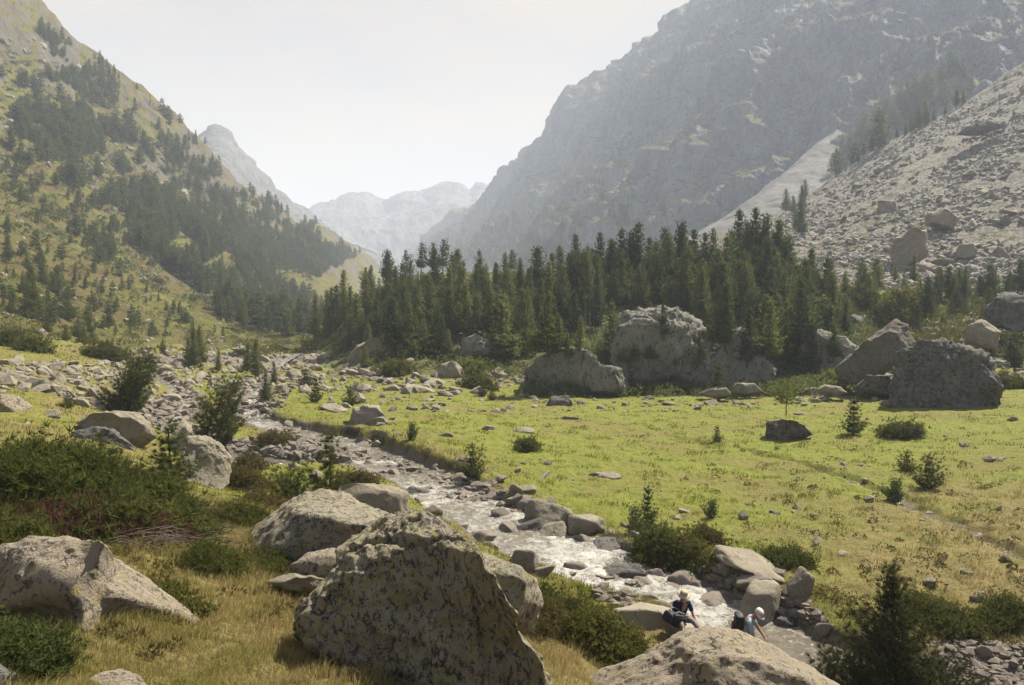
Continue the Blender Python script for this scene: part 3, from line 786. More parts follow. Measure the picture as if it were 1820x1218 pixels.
def outline_rock(name, poly, Y, depth, mat, label, cat='boulder', sub=6, seed=1, rough=0.035, pw=0.72, lean=0.0, freq=1.5, group=None, extra=None, ctr=None, ledge=0.45, jagged=0.045):
    """a boulder of real thickness whose outline, seen from the valley side, was measured in the photo; lean pushes its top away (or nearer)"""
    poly = np.array(poly, float)
    mx_, my_ = ((poly[:, 0].min() + poly[:, 0].max()) / 2, (poly[:, 1].min() + poly[:, 1].max()) / 2) if ctr is None else ctr
    c0 = P(mx_, my_, Y); vw = c0 / np.linalg.norm(c0)
    rt = np.cross(vw, [0, 0, 1.0]); rt /= np.linalg.norm(rt); upv = np.cross(rt, vw)
    rr_ = ray(poly[:, 0], poly[:, 1]); rr_ = rr_ * (c0.dot(vw) / (rr_ @ vw))[:, None] - c0
    x, z = rr_ @ rt, rr_ @ upv
    cx = cz_ = 0.0
    ang = np.arctan2(z - cz_, x - cx)
    d, f = ico(sub)
    th = np.arctan2(d[:, 2], d[:, 0])
    # distance to polygon boundary along each angle
    TT = np.linspace(-math.pi, math.pi, 721)
    rad = np.zeros(721)
    for i in range(len(x)):
        ax, az_, bx, bz = x[i] - cx, z[i] - cz_, x[(i + 1) % len(x)] - cx, z[(i + 1) % len(x)] - cz_
        ex, ez = bx - ax, bz - az_
        den = np.cos(TT) * ez - np.sin(TT) * ex
        with np.errstate(divide='ignore', invalid='ignore'):
            t = (ax * ez - az_ * ex) / den
            u = (ax * np.sin(TT) - az_ * np.cos(TT)) / den
        ok = (t > 0) & (u >= -1e-6) & (u <= 1 + 1e-6)
        rad = np.where(ok, np.maximum(rad, np.where(ok, t, 0)), rad)
    kern = np.ones(9) / 9
    rad = rad * (1 + jagged * fbm(np.stack([np.cos(TT) * 3.5, np.sin(TT) * 3.5, 0 * TT + seed], 1), 4, 0.6, seed, True))
    rad = np.convolve(np.concatenate([rad[-5:-1], rad, rad[1:5]]), kern, 'valid')
    Rt = np.interp(th, TT, rad)
    c = np.hypot(d[:, 0], d[:, 2])
    fr = facet_radius(d, seed, 13, 34, 0.72)
    fr = fr / fr.mean()
    cc = c ** pw
    sy = np.sign(d[:, 1]) * np.abs(d[:, 1]) ** pw
    X = np.cos(th) * Rt * cc * (1 - (1 - fr) * 0.7 * (1 - c ** 5))
    Z = np.sin(th) * Rt * cc * (1 - (1 - fr) * 0.7 * (1 - c ** 5))
    Yy = sy * depth * fr
    v = np.stack([X, Yy, Z], 1)
    size = (Rt.mean() + depth) / 2
    nrm = v / (np.linalg.norm(v, axis=1, keepdims=True) + 1e-9)
    dsp = rough * size * (1.6 * fbm(v / size * freq, 5, 0.55, seed, True) + 0.8 * fbm(v / size * freq * 4, 4, 0.6, seed + 7, True))
    q_ = fbm(v / size * 1.3, 4, 0.55, seed + 31) * 5.0; st_ = np.floor(q_) + sstep(0.35, 0.65, q_ - np.floor(q_))
    dsp = dsp + 0.035 * ledge * size * st_
    if extra is not None: dsp = dsp + extra(v, X, Yy, Z)
    v = v + nrm * dsp[:, None]
    hgt = z.max() - z.min()
    v = v[:, 0:1] * rt + v[:, 1:2] * vw + v[:, 2:3] * upv
    o = link(name, mesh(name, v, f, mat, True))
    o.location = c0
    tag(o, label, cat, group)
    return o

# foreground heroes -------------------------------------------------
def ridge_extra(v, X, Yy, Z):
    s = fbm(np.stack([X * 9 + Z * 1.4, Yy * 2, Z * 0.9], 1), 4, 0.6, 5, True)
    right = sstep(-0.15, 0.3, X)
    crest = 0.10 * np.exp(-((X - 0.10 + 0.10 * Z) / 0.3) ** 2) * sstep(0.1, -0.4, Yy) * sstep(.8, .2, Z)
    pits = np.clip(fbm(v * np.array([3.5, 3.5, 5.0]), 4, 0.6, 12), -1, 0.05)
    fract = -0.10 * np.exp(-((np.abs(fbm(v * 0.9, 2, .5, 77)) / 0.03) ** 2))
    return fract + 0.065 * s * (0.25 + 0.75 * right) + crest + 0.14 * pits * (1 - 0.4 * right)
outline_rock('boulder', [(540, 1118), (570, 1062), (608, 1015), (645, 965), (675, 944), (705, 934), (752, 930), (783, 948), (806, 985), (838, 1040), (868, 1085), (902, 1125), (940, 1165), (962, 1215), (965, 1300), (930, 1420), (690, 1420), (668, 1300), (645, 1195), (570, 1150)],
             8.8, 1.5, M['granite_streak'], 'largest foreground boulder, a steep lichened wedge with vertical furrows', sub=7, seed=5, rough=0.045, pw=0.62, lean=1.3, freq=1.9, extra=ridge_extra, ctr=(765, 1110))
outline_rock('boulder', [(-30, 1020), (10, 975), (60, 962), (120, 962), (165, 975), (205, 1000), (250, 1030), (300, 1065), (345, 1095), (378, 1112), (300, 1120), (180, 1130), (60, 1110), (-20, 1080)],
             9.2, 1.1, M['granite_pink'], 'low humped pinkish boulder sloping right, in dry grass at the left edge', sub=6, seed=15, rough=0.05, pw=0.62, lean=0.9, freq=1.6)
outline_rock('boulder', [(436, 985), (470, 935), (520, 900), (560, 882), (600, 884), (650, 908), (700, 925), (720, 960), (700, 1040), (560, 1055), (470, 1025)],
             15.0, 1.6, M['granite_fore'], 'rounded lichened boulder behind and left of the largest wedge boulder', sub=6, seed=25, rough=0.045, pw=0.6, lean=1.3, freq=1.8)
outline_rock('boulder', [(610, 892), (614, 868), (640, 862), (690, 864), (722, 876), (728, 915), (722, 945), (620, 945)],
             21.5, 0.9, M['granite'], 'squared grey block with a flat top beside the near bank', sub=5, seed=33, rough=0.02, pw=0.35, lean=0.2)
outline_rock('boulder', [(730, 1010), (760, 945), (800, 950), (850, 985), (905, 1010), (945, 1030), (958, 1075), (940, 1118), (880, 1140), (780, 1140)],
             13.2, 1.4, M['granite_fore'], 'tilted flat topped boulder with a shaded face, right of the wedge boulder', sub=6, seed=43, rough=0.03, pw=0.5, lean=1.2)
outline_rock('boulder', [(1030, 1235), (1090, 1195), (1150, 1165), (1200, 1140), (1255, 1127), (1320, 1133), (1380, 1160), (1430, 1190), (1480, 1225), (1480, 1360), (1030, 1360)],
             13.6, 1.8, M['granite_pink'], 'broad domed boulder cut by the bottom edge, in front of the hikers', sub=6, seed=53, rough=0.035, pw=0.6, lean=1.6, freq=2.2)
outline_rock('rock_slab', [(1080, 1135), (1095, 1085), (1140, 1072), (1180, 1078), (1230, 1098), (1262, 1118), (1262, 1150), (1180, 1170), (1090, 1165)],
             19.6, 1.35, M['slab'], 'smooth pale slab on which the seated hiker rests', 'rock slab', ledge=0.15, jagged=0.01, sub=5, seed=63, rough=0.012, pw=0.5, lean=1.0)
outline_rock('boulder', [(160, 1218), (180, 1200), (215, 1193), (245, 1203), (262, 1225), (262, 1280), (160, 1280)], 6.4, 0.3, M['granite_pink'], 'small pale rock cut by the bottom edge, left of the wedge boulder', sub=5, seed=73, rough=0.03)
outline_rock('boulder', [(95, 1218), (105, 1195), (130, 1187), (148, 1200), (152, 1230), (95, 1240)], 6.7, 0.2, M['granite_pink'], 'fist sized pale stone beside the small rock at the bottom edge', sub=4, seed=74, rough=0.03)
outline_rock('boulder', [(-30, 1180), (0, 1172), (30, 1200), (35, 1260), (-40, 1280)], 6.0, 0.3, M['granite_dark'], 'dark rock in the bottom left corner', sub=4, seed=75, rough=0.03)
outline_rock('boulder', [(470, 1035), (520, 1018), (560, 1020), (600, 1040), (590, 1060), (500, 1055)], 11.8, 0.5, M['granite'], 'low flat rock in grass at the foot of the wedge boulder', sub=5, seed=76, rough=0.03)
outline_rock('boulder', [(520, 1005), (545, 985), (590, 975), (640, 985), (640, 1035), (540, 1040)], 12.6, 0.7, M['granite_pink'], 'pale sloping rock wedged between the two large lichened boulders', sub=5, seed=77, rough=0.03)
outline_rock('boulder', [(1115, 1100), (1100, 1095)] + [(1145, 1078), (1160, 1066), (1180, 1067), (1198, 1080), (1200, 1098), (1170, 1100), (1145, 1092)], 21.2, 0.3, M['wet_rock'], 'rounded mottled rock just behind the seated hiker', sub=4, seed=78, rough=0.03)

# middle distance heroes
H2 = [
 ([(140, 752), (160, 738), (200, 733), (240, 735), (262, 752), (272, 780), (240, 800), (170, 790)], 33, 1.0, 'granite', 'broad pale boulder above the juniper bank on the left', 0.5),
 ([(120, 790), (132, 768), (165, 760), (200, 765), (230, 790), (245, 815), (180, 812), (125, 805)], 30, 0.7, 'granite_dark', 'dark jagged rock in front of the broad pale boulder', 0.4),
 ([(330, 850), (325, 800), (335, 778), (365, 775), (395, 795), (408, 815), (405, 858), (370, 868)], 27, 0.9, 'granite', 'cracked pale boulder with a rounded crown beside the small conical pine', 0.4),
 ([(305, 800), (312, 760), (325, 745), (340, 758), (345, 800)], 31, 0.5, 'granite', 'narrow upright rock behind the small conical pine', 0.1),
 ([(-40, 740), (0, 704), (30, 706), (52, 722), (50, 752), (-40, 765)], 34, 1.0, 'granite_pink', 'smooth rounded boulder at the left edge above the junipers', 0.4),
 ([(10, 790), (20, 760), (50, 752), (80, 768), (92, 790), (50, 800)], 31, 0.8, 'granite_pink', 'flat pinkish rock left of the dark jagged rock', 0.4),
 ([(60, 765), (80, 748), (105, 755), (118, 775), (90, 785)], 33, 0.6, 'granite', 'low wide rock between the junipers and the smooth boulder', 0.3),
 ([(622, 757), (628, 728), (650, 720), (672, 724), (680, 745), (672, 762), (640, 765)], 49.5, 0.9, 'granite', 'grey block standing on the meadow near the stream bend', 0.2),
 ([(655, 765), (662, 745), (682, 742), (696, 758), (700, 770), (680, 775)], 48.5, 0.5, 'granite', 'small pointed rock leaning on the grey meadow block', 0.2),
 ([(1364, 775), (1364, 750), (1395, 748), (1428, 756), (1442, 772), (1420, 782), (1370, 786)], 47.5, 0.9, 'granite_dark', 'dark flat block in the meadow with a sapling growing on top', 0.2),
 ([(1600, 690), (1603, 655), (1618, 630), (1650, 618), (1690, 622), (1730, 632), (1755, 648), (1768, 672), (1775, 695), (1758, 722), (1738, 737), (1680, 740), (1625, 735), (1602, 718)], 61, 3.2, 'granite_dark', 'giant dark boulder standing on the meadow at the right', 0.0),
 ([(1488, 652), (1520, 625), (1560, 592), (1592, 570), (1612, 582), (1622, 610), (1600, 640), (1560, 668), (1528, 682), (1495, 672)], 71, 2.0, 'granite_brown', 'slanting brown slab pointing up left of the giant boulder', 0.6),
 ([(1520, 690), (1545, 670), (1575, 668), (1600, 690), (1590, 705), (1530, 702)], 66.5, 1.2, 'granite_dark', 'low dark rock under the slanting slab', 0.2),
 ([(1452, 692), (1465, 684), (1492, 688), (1505, 698), (1490, 702), (1455, 700)], 66.5, 0.8, 'granite', 'pale flat rock at the edge of the meadow left of the slanting slab', 0.1),
 ([(940, 690), (942, 655), (960, 640), (1000, 625), (1035, 628), (1060, 650), (1095, 655), (1112, 690), (1100, 705), (950, 702)], 76, 2.4, 'granite_far', 'long pale rock wall with a vertical crack at the foot of the wooded knoll', -1),
 ([(1110, 700), (1112, 640), (1108, 590), (1122, 562), (1160, 555), (1205, 556), (1240, 575), (1255, 620), (1262, 680), (1255, 705)], 80, 3.0, 'granite_far', 'tall pale domed cliff rising among the pines', -1),
 ([(1255, 705), (1262, 650), (1290, 600), (1320, 588), (1345, 615), (1370, 655), (1382, 700)], 79, 2.4, 'granite_far', 'streaky black and white crag right of the domed cliff', -1),
 ([(1420, 650), (1425, 600), (1450, 585), (1480, 598), (1500, 600), (1520, 620), (1520, 660), (1440, 668)], 82, 2.0, 'granite_far', 'mottled crag under the pines left of the slanting slab', 0.8),
 ([(820, 630), (824, 605), (845, 596), (868, 605), (872, 628), (845, 635)], 88, 1.4, 'granite_far', 'rounded grey boulder under pines on the lower knoll', 0.4),
 ([(775, 668), (785, 648), (805, 642), (822, 655), (825, 672), (800, 675)], 82, 1.2, 'granite', 'rounded rock below the pines at the left of the knoll foot', 0.3),
 ([(615, 640), (635, 615), (665, 605), (680, 612), (665, 640), (630, 650)], 98, 1.5, 'granite', 'pale sloping rock at the left foot of the knoll', 0.5),
 ([(1750, 580), (1755, 545), (1785, 525), (1830, 530), (1850, 590)], 88, 2.0, 'granite_dark', 'dark crag at the right edge below the talus', 0.5),
 ([(1715, 610), (1722, 580), (1745, 570), (1775, 590), (1770, 620)], 83, 1.5, 'granite', 'grey block behind the giant boulder', 0.3),
 ([(1585, 470), (1590, 425), (1620, 412), (1645, 410), (1648, 455), (1610, 475)], 140, 2.0, 'granite', 'large shaded block half buried low on the talus', 0.3),
 ([(1645, 400), (1650, 380), (1680, 370), (1700, 385), (1695, 408)], 165, 2.5, 'granite', 'pale angular block high on the talus, wider than its neighbours', 0.5),
 ([(1560, 378), (1563, 358), (1590, 358), (1595, 375)], 190, 1.8, 'granite', 'small squared block at mid height of the talus left side', 0.3),
 ([(1700, 240), (1720, 225), (1760, 215), (1785, 225), (1740, 240)], 238, 3.0, 'granite_dark', 'flat dark outcrop high on the talus', 0.8),
 ([(1700, 455), (1705, 435), (1730, 432), (1735, 450), (1715, 462)], 145, 1.4, 'granite', 'split grey block on the talus right of the half buried block', 0.3),
 ([(1590, 770), (1600, 757), (1625, 760), (1630, 775), (1605, 780)], 47, 0.4, 'granite_dark', 'dark mossy hummock rock in front of the giant boulder', 0.1),
 ([(972, 722), (980, 706), (1010, 704), (1018, 720), (1000, 730)], 66, 0.8, 'granite_dark', 'dark cleft rock at the back of the meadow', 0.2),
 ([(1240, 700), (1262, 690), (1290, 690), (1300, 702), (1270, 708)], 70, 0.8, 'granite', 'pale flat rock beside the hazy young pine', 0.2),
 ([(1295, 695), (1310, 682), (1340, 682), (1355, 697), (1330, 702)], 72, 0.8, 'granite', 'pale rounded rock below the streaky crag', 0.2),
]
for i, (poly, Y, dep, m, lab, ln) in enumerate(H2):
    big = max(q[0] for q in poly) - min(q[0] for q in poly) > 70
    outline_rock('boulder', poly, Y, dep, M[m], lab, sub=6 if big else 5, seed=200 + i * 7, ledge=1.5 if ln == 0 else .45, rough=0.10 if ln <= 0 else 0.05, pw=0.45, freq=2.6 if ln <= 0 else 2.1, jagged=0.07)

for o in list(SC.objects):
    if o.type == 'MESH' and o.name.startswith('boulder') and 74 < o.location.y < 92 and -2 < (o.location.x) < 45:
        add_bvh(np.array([(o.location + v.co)[:] for v in o.data.vertices]), np.array([p.vertices[:] for p in o.data.polygons]), 'outcrop')
# stream side rocks measured in the photo: polygon-free ellipses (px, py, width, height)
SR = [(985, 915, 80, 46, 'granite'), (930, 940, 66, 36, 'granite_dark'), (985, 945, 56, 36, 'granite'), (1040, 928, 56, 44, 'granite'), (1085, 962, 54, 26, 'granite_dark'), (1038, 962, 40, 20, 'wet_rock'),
      (1098, 1022, 86, 42, 'granite_dark'), (1100, 868, 1, 1, None), (1170, 1028, 34, 30, 'wet_rock'), (1215, 1035, 50, 40, 'wet_rock'), (1235, 1042, 26, 34, 'wet_rock'), (1275, 1068, 82, 42, 'wet_rock'),
      (1350, 1072, 92, 76, 'granite'), (1318, 992, 110, 30, 'granite'), (1340, 1028, 66, 34, 'wet_rock'), (1425, 1040, 40, 52, 'granite'), (745, 878, 36, 30, 'granite_dark'), (560, 842, 24, 20, 'wet_rock'), (660, 828, 38, 18, 'wet_rock'),
      (650, 842, 34, 22, 'wet_rock'), (770, 840, 28, 16, 'wet_rock'), (820, 850, 26, 16, 'wet_rock'), (895, 920, 44, 32, 'wet_rock'), (832, 905, 44, 22, 'wet_rock'), (915, 870, 26, 18, 'granite'), (1030, 1012, 40, 40, 'wet_rock'),
      (775, 908, 26, 22, 'wet_rock'), (800, 915, 34, 20, 'wet_rock'), (790, 925, 22, 14, 'wet_rock'), (825, 880, 28, 20, 'wet_rock'), (845, 865, 24, 18, 'wet_rock'), (870, 885, 26, 16, 'wet_rock'), (860, 905, 30, 16, 'wet_rock'),
      (930, 1000, 60, 34, 'wet_rock'), (960, 1015, 40, 24, 'wet_rock'), (1390, 1085, 30, 26, 'wet_rock'), (1395, 1105, 40, 22, 'granite_dark'), (1750, 1160, 26, 28, 'wet_rock'), (1735, 1062, 20, 18, 'wet_rock'), (1460, 1120, 30, 20, 'wet_rock')]
items = []
k = 0
for px, py, wd, ht, m in SR:
    if m is None: continue
    h_ = hit(px, py + ht * 0.35, ('ground',))
    if not h_: continue
    Y = h_[0].y
    o = link('stream_rock', rock_mesh('s', k, M[m], 4)); k += 1
    s = wd / 2 * Y / F_PX * 1.15
    zs = (ht / 2 * Y / F_PX) * 1.15 / 0.6
    o.location = (h_[0].x, Y, h_[0].z + zs * 0.22)
    o.scale = (s, s * random.uniform(.8, 1.1), zs)
    o.rotation_euler = (random.uniform(-.2, .2), random.uniform(-.25, .25), random.uniform(-.5, .5))
    tag(o, None, 'rock', 'rocks along the stream')
    items.append((px, py, wd, m, o))
for mm, nm in (('granite', 'pale grey bank rock'), ('granite_dark', 'dark shaded rock'), ('wet_rock', 'brownish water worn rock')):
    for lo, hi, where in ((0, 950, 'upstream'), (950, 1130, 'near the white fall'), (1130, 9999, 'near the hikers')):
        for s0, s1, sn in ((0, 31, 'small'), (31, 60, 'medium'), (60, 999, 'large')):
            label_row([(a[0], a[4]) for a in items if a[3] == mm and lo <= a[0] < hi and s0 <= a[2] < s1], f'{sn} {nm}', where)

# more single stones in and beside the channel
items = []
def stones_along(course_, count, lo, hi, s0, s1, name, grp, mat, t0=0.0, t1=1.0):
    n_ = len(course_)
    for _ in range(count):
        t = random.uniform(t0, t1) * (n_ - 1.01); i = int(t); f = t - i
        q = course_[i] * (1 - f) + course_[i + 1] * f
        d = course_[i + 1][:2] - course_[i][:2]; d = d / np.linalg.norm(d)
        off = random.uniform(lo, hi) * q[3]
        x, y = q[0] - d[1] * off, q[1] + d[0] * off
        s = s0 * (s1 / s0) ** (random.random() ** 1.8)
        z = max(float(gz(x, y)), q[2] - 0.12)
        o = link(name, rock_mesh('s', random.randrange(12), M[mat], 3))
        o.location = (x, y, z + s * 0.12)
        o.scale = (s, s * random.uniform(.7, 1), s * random.uniform(.6, 1.0))
        o.rotation_euler = (random.uniform(-.4, .4), random.uniform(-.4, .4), random.uniform(0, 6.28))
        tag(o, None, 'stone', grp)
        px, py = pix(np.array([x, y, z])); items.append((float(px), float(py), s, o))
stones_along(MAIN, 70, -1.5, 1.4, 0.14, 0.40, 'stream_stone', 'loose stones along the stream', 'wet_rock', 0.08, 0.62)
stones_along(MAIN, 46, -2.3, 1.5, 0.18, 0.50, 'stream_stone', 'loose stones along the stream', 'wet_rock', 0.38, 0.95)
stones_along(SIDE, 50, -2.5, 2.5, 0.20, 0.55, 'stream_stone', 'loose stones along the stream', 'granite', 0.0, 0.9)
bands = [(0, 300, 'by the left rapids'), (300, 480, 'behind the leaning pines'), (480, 640, 'at the gravel bar'), (640, 800, 'above the squared block'), (800, 960, 'around the midstream boulders'), (960, 1150, 'near the white fall'), (1150, 1340, 'around the hikers'), (1340, 9999, 'in the lowest reach')]
for a, b, wh in bands:
    for s0, s1, sn in ((0, .22, 'little brown'), (.22, .32, 'mid sized brown'), (.32, 9, 'larger tan')):
        label_row([(q[0], q[3]) for q in items if a <= q[0] < b and s0 <= q[2] < s1 and 0 < q[1] < 1218], f'{sn} stone', wh)
for q in items:
    if 'label' not in q[3]: bpy.data.objects.remove(q[3])

# talus blocks as single things, the rest as one mass
def scatter(name, P0, S, mat, label, flat=0.7, sub=1, kind='stuff', nvar=14, tilt=0.5, seed=3):
    g = np.random.default_rng(seed)
    var = [rock_arrays(500 + i * 17 + seed, sub, (1, g.uniform(.6, .95), g.uniform(.45, .85) * flat / 0.7), 0.14, 9, 30) for i in range(nvar)]
    V, Fc, off = [], [], 0
    n_ = len(P0)
    which = g.integers(0, nvar, n_)
    for j in range(nvar):
        I = np.nonzero(which == j)[0]
        if not len(I): continue
        v, f = var[j]
        a = g.uniform(0, 2 * math.pi, len(I)); t1 = g.normal(0, tilt * 0.5, len(I)); t2 = g.normal(0, tilt * 0.5, len(I))
        ca, sa = np.cos(a), np.sin(a)
        x, y, z = v[:, 0], v[:, 1], v[:, 2]
        X = ca[:, None] * x - sa[:, None] * y; Yv = sa[:, None] * x + ca[:, None] * y; Z = np.repeat(z[None], len(I), 0)
        Z2 = Z + X * np.tan(np.clip(t1, -1, 1))[:, None] * 0.8 + Yv * np.tan(np.clip(t2, -1, 1))[:, None] * 0.8
        W = np.stack([X, Yv, Z2], -1) * S[I][:, None, None] + P0[I][:, None, :]
        W[..., 2] += S[I][:, None] * 0.12
        V.append(W.reshape(-1, 3))
        Fc.append((f[None] + (np.arange(len(I)) * len(v))[:, None, None] + off).reshape(-1, 3)); off += W.shape[0] * W.shape[1]
    o = link(name, mesh(name, np.concatenate(V), np.concatenate(Fc), mat, False))
    return tag(o, label, None, None, kind)

def sample_hits(poly, n_, only=None, seed=1):
    g = random.Random(seed)
    xs_ = [q[0] for q in poly]; ys_ = [q[1] for q in poly]
    r = []
    tries = 0
    while len(r) < n_ and tries < n_ * 30:
        tries += 1
        x, y = g.uniform(min(xs_), max(xs_)), g.uniform(min(ys_), max(ys_))
        ins = False
        for i in range(len(poly)):
            x1, y1 = poly[i]; x2, y2 = poly[i - 1]
            if (y1 > y) != (y2 > y) and x < (x2 - x1) * (y - y1) / (y2 - y1) + x1: ins = not ins
        if not ins: continue
        h_ = hit(x, y)
        if h_ and (only is None or h_[2] in only): r.append((x, y, h_))
    return r
TAL = [(1385, 385), (1500, 310), (1600, 250), (1700, 198), (1850, 105), (2000, 60), (2000, 620), (1700, 610), (1560, 570), (1500, 520), (1420, 470)]
S_ = [q for q in sample_hits(TAL, 17000, ('talus_slope',), 5) if fbm(np.array([[q[2][0].x / 14, q[2][0].y / 14, q[2][0].z / 40]]), 4, .6, 433)[0] < .16]
pp = np.array([s[2][0] for s in S_]); sz = 0.13 + 0.70 * RNG.random(len(pp)) ** 4.5 + 0.0010 * pp[:, 1] * RNG.random(len(pp))
scatter('talus_stones', pp, sz, M['scree'], 'grey stones covering the talus slope', sub=1, seed=3, tilt=0.7)
S_ = sample_hits(TAL, 120, ('talus_slope',), 77)
items = []
for x, y, h_ in S_:
    if x > 1830: continue
    s = 0.7 + 1.3 * random.random() ** 1.6
    o = link('talus_block', rock_mesh('t', random.randrange(8), M['granite'], 4))
    o.location = h_[0] + Vector((0, 0, s * 0.12)); o.scale = (s, s * random.uniform(.7, 1), s * random.uniform(.6, 1))
    o.rotation_euler = (random.uniform(-.4, .4), random.uniform(-.4, .4), random.uniform(0, 6.28))
    tag(o, None, 'boulder', 'blocks on the talus slope')
    items.append((x, y, s, o))
for a, b, wh in ((0, 250, 'on the topmost talus strip'), (250, 330, 'high on the talus'), (330, 400, 'on the upper middle talus'), (400, 470, 'on the lower middle talus'), (470, 540, 'low on the talus'), (540, 999, 'at the talus foot above the trees')):
    for s0, s1, sn in ((0, .95, 'smaller'), (.95, 1.35, 'middling'), (1.35, 9, 'bulky')):
        label_row([(q[0], q[3]) for q in items if a <= q[1] < b and s0 <= q[2] < s1], f'{sn} angular grey block', wh)

items = []
for zone, poly, n_, s0, s1, mt, wh in (('r', [(1480, 560), (1820, 545), (1820, 690), (1500, 700)], 46, .5, 1.7, ('granite', 'granite_dark', 'granite_dark'), 'among the crags at the right'),
                                ('k', [(600, 640), (900, 655), (1100, 700), (1500, 690), (1500, 706), (900, 690), (620, 690)], 30, .3, 1.0, ('granite', 'granite_dark'), 'along the foot of the knoll'),
                                ('u', [(200, 620), (560, 612), (640, 660), (560, 700), (350, 690)], 26, .35, .9, ('granite', 'granite_pink'), 'on the stony flat at the bend')):
    for x, y, h_ in sample_hits(poly, n_, None, 900 + n_):
        s = s0 * (s1 / s0) ** (random.random() ** 1.5); m_ = random.choice(mt)
        o = link('boulder', rock_mesh('b', random.randrange(9), M[m_], 4)); o.location = h_[0] + Vector((0, 0, s * .15))
        o.scale = (s, s * random.uniform(.7, 1), s * random.uniform(.7, 1.15)); o.rotation_euler = (random.uniform(-.5, .5), random.uniform(-.5, .5), random.uniform(0, 6.28))
        tag(o, None, 'boulder', 'boulders ' + wh); items.append((x, y, s / s1, m_, wh, o))
for wh in {q[4] for q in items}:
    for mt, mw in (('granite', 'light grey'), ('granite_dark', 'dark'), ('granite_far', 'blotchy'), ('granite_pink', 'tan')):
        for a, b, sn in ((0, .55, 'smaller'), (.55, 9, 'larger')):
            label_row([(q[0], q[5]) for q in items if q[4] == wh and q[3] == mt and a <= q[2] < b], f'{sn} {mw} rock', wh)

# loose stone over the left bank, knoll foot and gravel bars
def mass(name, regions, mat, label, seed, sub=1, only=None, flat=0.7):
    A_, B_ = [], []
    for poly, n_, s0, s1 in regions:
        for x, y, h_ in sample_hits(poly, n_, only, seed + len(A_)):
            A_.append(h_[0]); B_.append(s0 * (s1 / s0) ** (RNG.random() ** 2))
    A_ = np.array(A_)
    if only:                                   # stones that stand in the stream break its surface
        for crs in (MAIN, SIDE):
            d_, w_, h_, _s = seg_dist(A_[:, 0], A_[:, 1], crs)
            A_[:, 2] = np.where(d_ < h_ * 1.2, np.maximum(A_[:, 2], w_ - 0.03), A_[:, 2])
    return scatter(name, A_, np.array(B_), mat, label, flat, sub, 'stuff', 12, 0.5, seed)
mass('river_gravel', [([(400, 785), (520, 772), (560, 800), (640, 815), (640, 830), (500, 815), (410, 812)], 650, .10, .40),
                      ([(640, 815), (760, 840), (860, 855), (1010, 910), (960, 925), (820, 915), (760, 870), (640, 845)], 400, .07, .30),
                      ([(1150, 1000), (1380, 1020), (1470, 1100), (1500, 1110), (1420, 1110), (1280, 1060)], 500, .05, .20),
                      ([(1560, 1218), (1650, 1140), (1900, 1150), (1900, 1230)], 900, .04, .16),
                      ([(1060, 1040), (1150, 1060), (1130, 1085), (1060, 1070)], 120, .07, .22),
                      ([(230, 720), (340, 690), (360, 740), (300, 770), (230, 750)], 400, .10, .45),
                      ([(380, 690), (520, 640), (560, 650), (480, 740), (420, 760)], 420, .12, .5)], M['wet_rock'], 'stones and gravel along the stream', 41, 1, ('ground',))
mass('field_stones', [([(200, 620), (560, 608), (650, 650), (600, 700), (500, 690), (350, 690), (180, 660)], 750, .12, .60),
                      ([(0, 640), (220, 650), (330, 720), (200, 740), (60, 690), (0, 700)], 450, .10, .55),
                      ([(500, 690), (900, 672), (1300, 700), (1600, 702), (1600, 716), (1000, 740), (600, 730)], 330, .10, .50),
                      ([(600, 650), (1500, 680), (1500, 700), (620, 700)], 260, .2, .9),
                      ([(1480, 560), (1820, 560), (1820, 690), (1500, 690)], 500, .2, 1.0),
                      ([(600, 740), (1800, 740), (1800, 1100), (1300, 1000), (800, 820)], 110, .06, .28)], M['granite'], 'scattered field stones', 43, 1)
mass('hillside_stones', [([(0, 300), (250, 420), (420, 560), (400, 630), (0, 640)], 420, .12, .65), ([(0, 30), (130, 110), (350, 280), (560, 480), (400, 460), (0, 250)], 330, .5, 2.2)], M['scree'], 'pale stones scattered on the left hillside', 47, 1, ('grassy_hillside',))
# tell-apart stones of the meadow and left bank
SINGLES = [(20, 672, 60, 26), (90, 650, 40, 20), (95, 735, 26, 18), (150, 690, 30, 16), (205, 700, 26, 18), (250, 690, 22, 14), (300, 705, 30, 16), (180, 665, 26, 14), (130, 655, 24, 14), (160, 628, 30, 16), (70, 690, 34, 18), (500, 690, 26, 20), (520, 664, 24, 22), (545, 672, 30, 16), (560, 655, 28, 16), (580, 690, 24, 12),
           (600, 728, 26, 12), (640, 706, 22, 12), (700, 690, 24, 14), (668, 672, 28, 16), (750, 692, 40, 14), (790, 700, 26, 12), (765, 709, 20, 10), (470, 640, 30, 14), (505, 632, 26, 12), (430, 620, 24, 12), (590, 725, 30, 10), (930, 764, 34, 12), (868, 760, 20, 12), (940, 870, 34, 14), (1080, 845, 40, 14), (790, 772, 18, 10), (670, 788, 18, 8), (1010, 742, 30, 10),
           (1190, 716, 26, 10), (1260, 716, 22, 10), (1500, 758, 1, 1), (1420, 735, 18, 8), (1635, 930, 1, 1), (1780, 815, 14, 8), (1440, 914, 14, 6), (1380, 912, 14, 6), (1800, 745, 18, 8)]
items = []
for i, (px, py, wd, ht) in enumerate(SINGLES):
    if wd == 1: continue
    h_ = hit(px, py + ht * .3)
    o = link('field_stone', rock_mesh('f', i, M['granite'], 4))
    s = wd / 2 * h_[0].y / F_PX * 1.1; zs = ht / 2 * h_[0].y / F_PX * 1.9
    o.location = h_[0] + Vector((0, 0, zs * .1)); o.scale = (s, s * .9, zs); o.rotation_euler = (0, random.uniform(-.15, .15), random.uniform(-.6, .6))
    tag(o, None, 'stone', 'single stones in the grass'); items.append((px, py, wd, o))
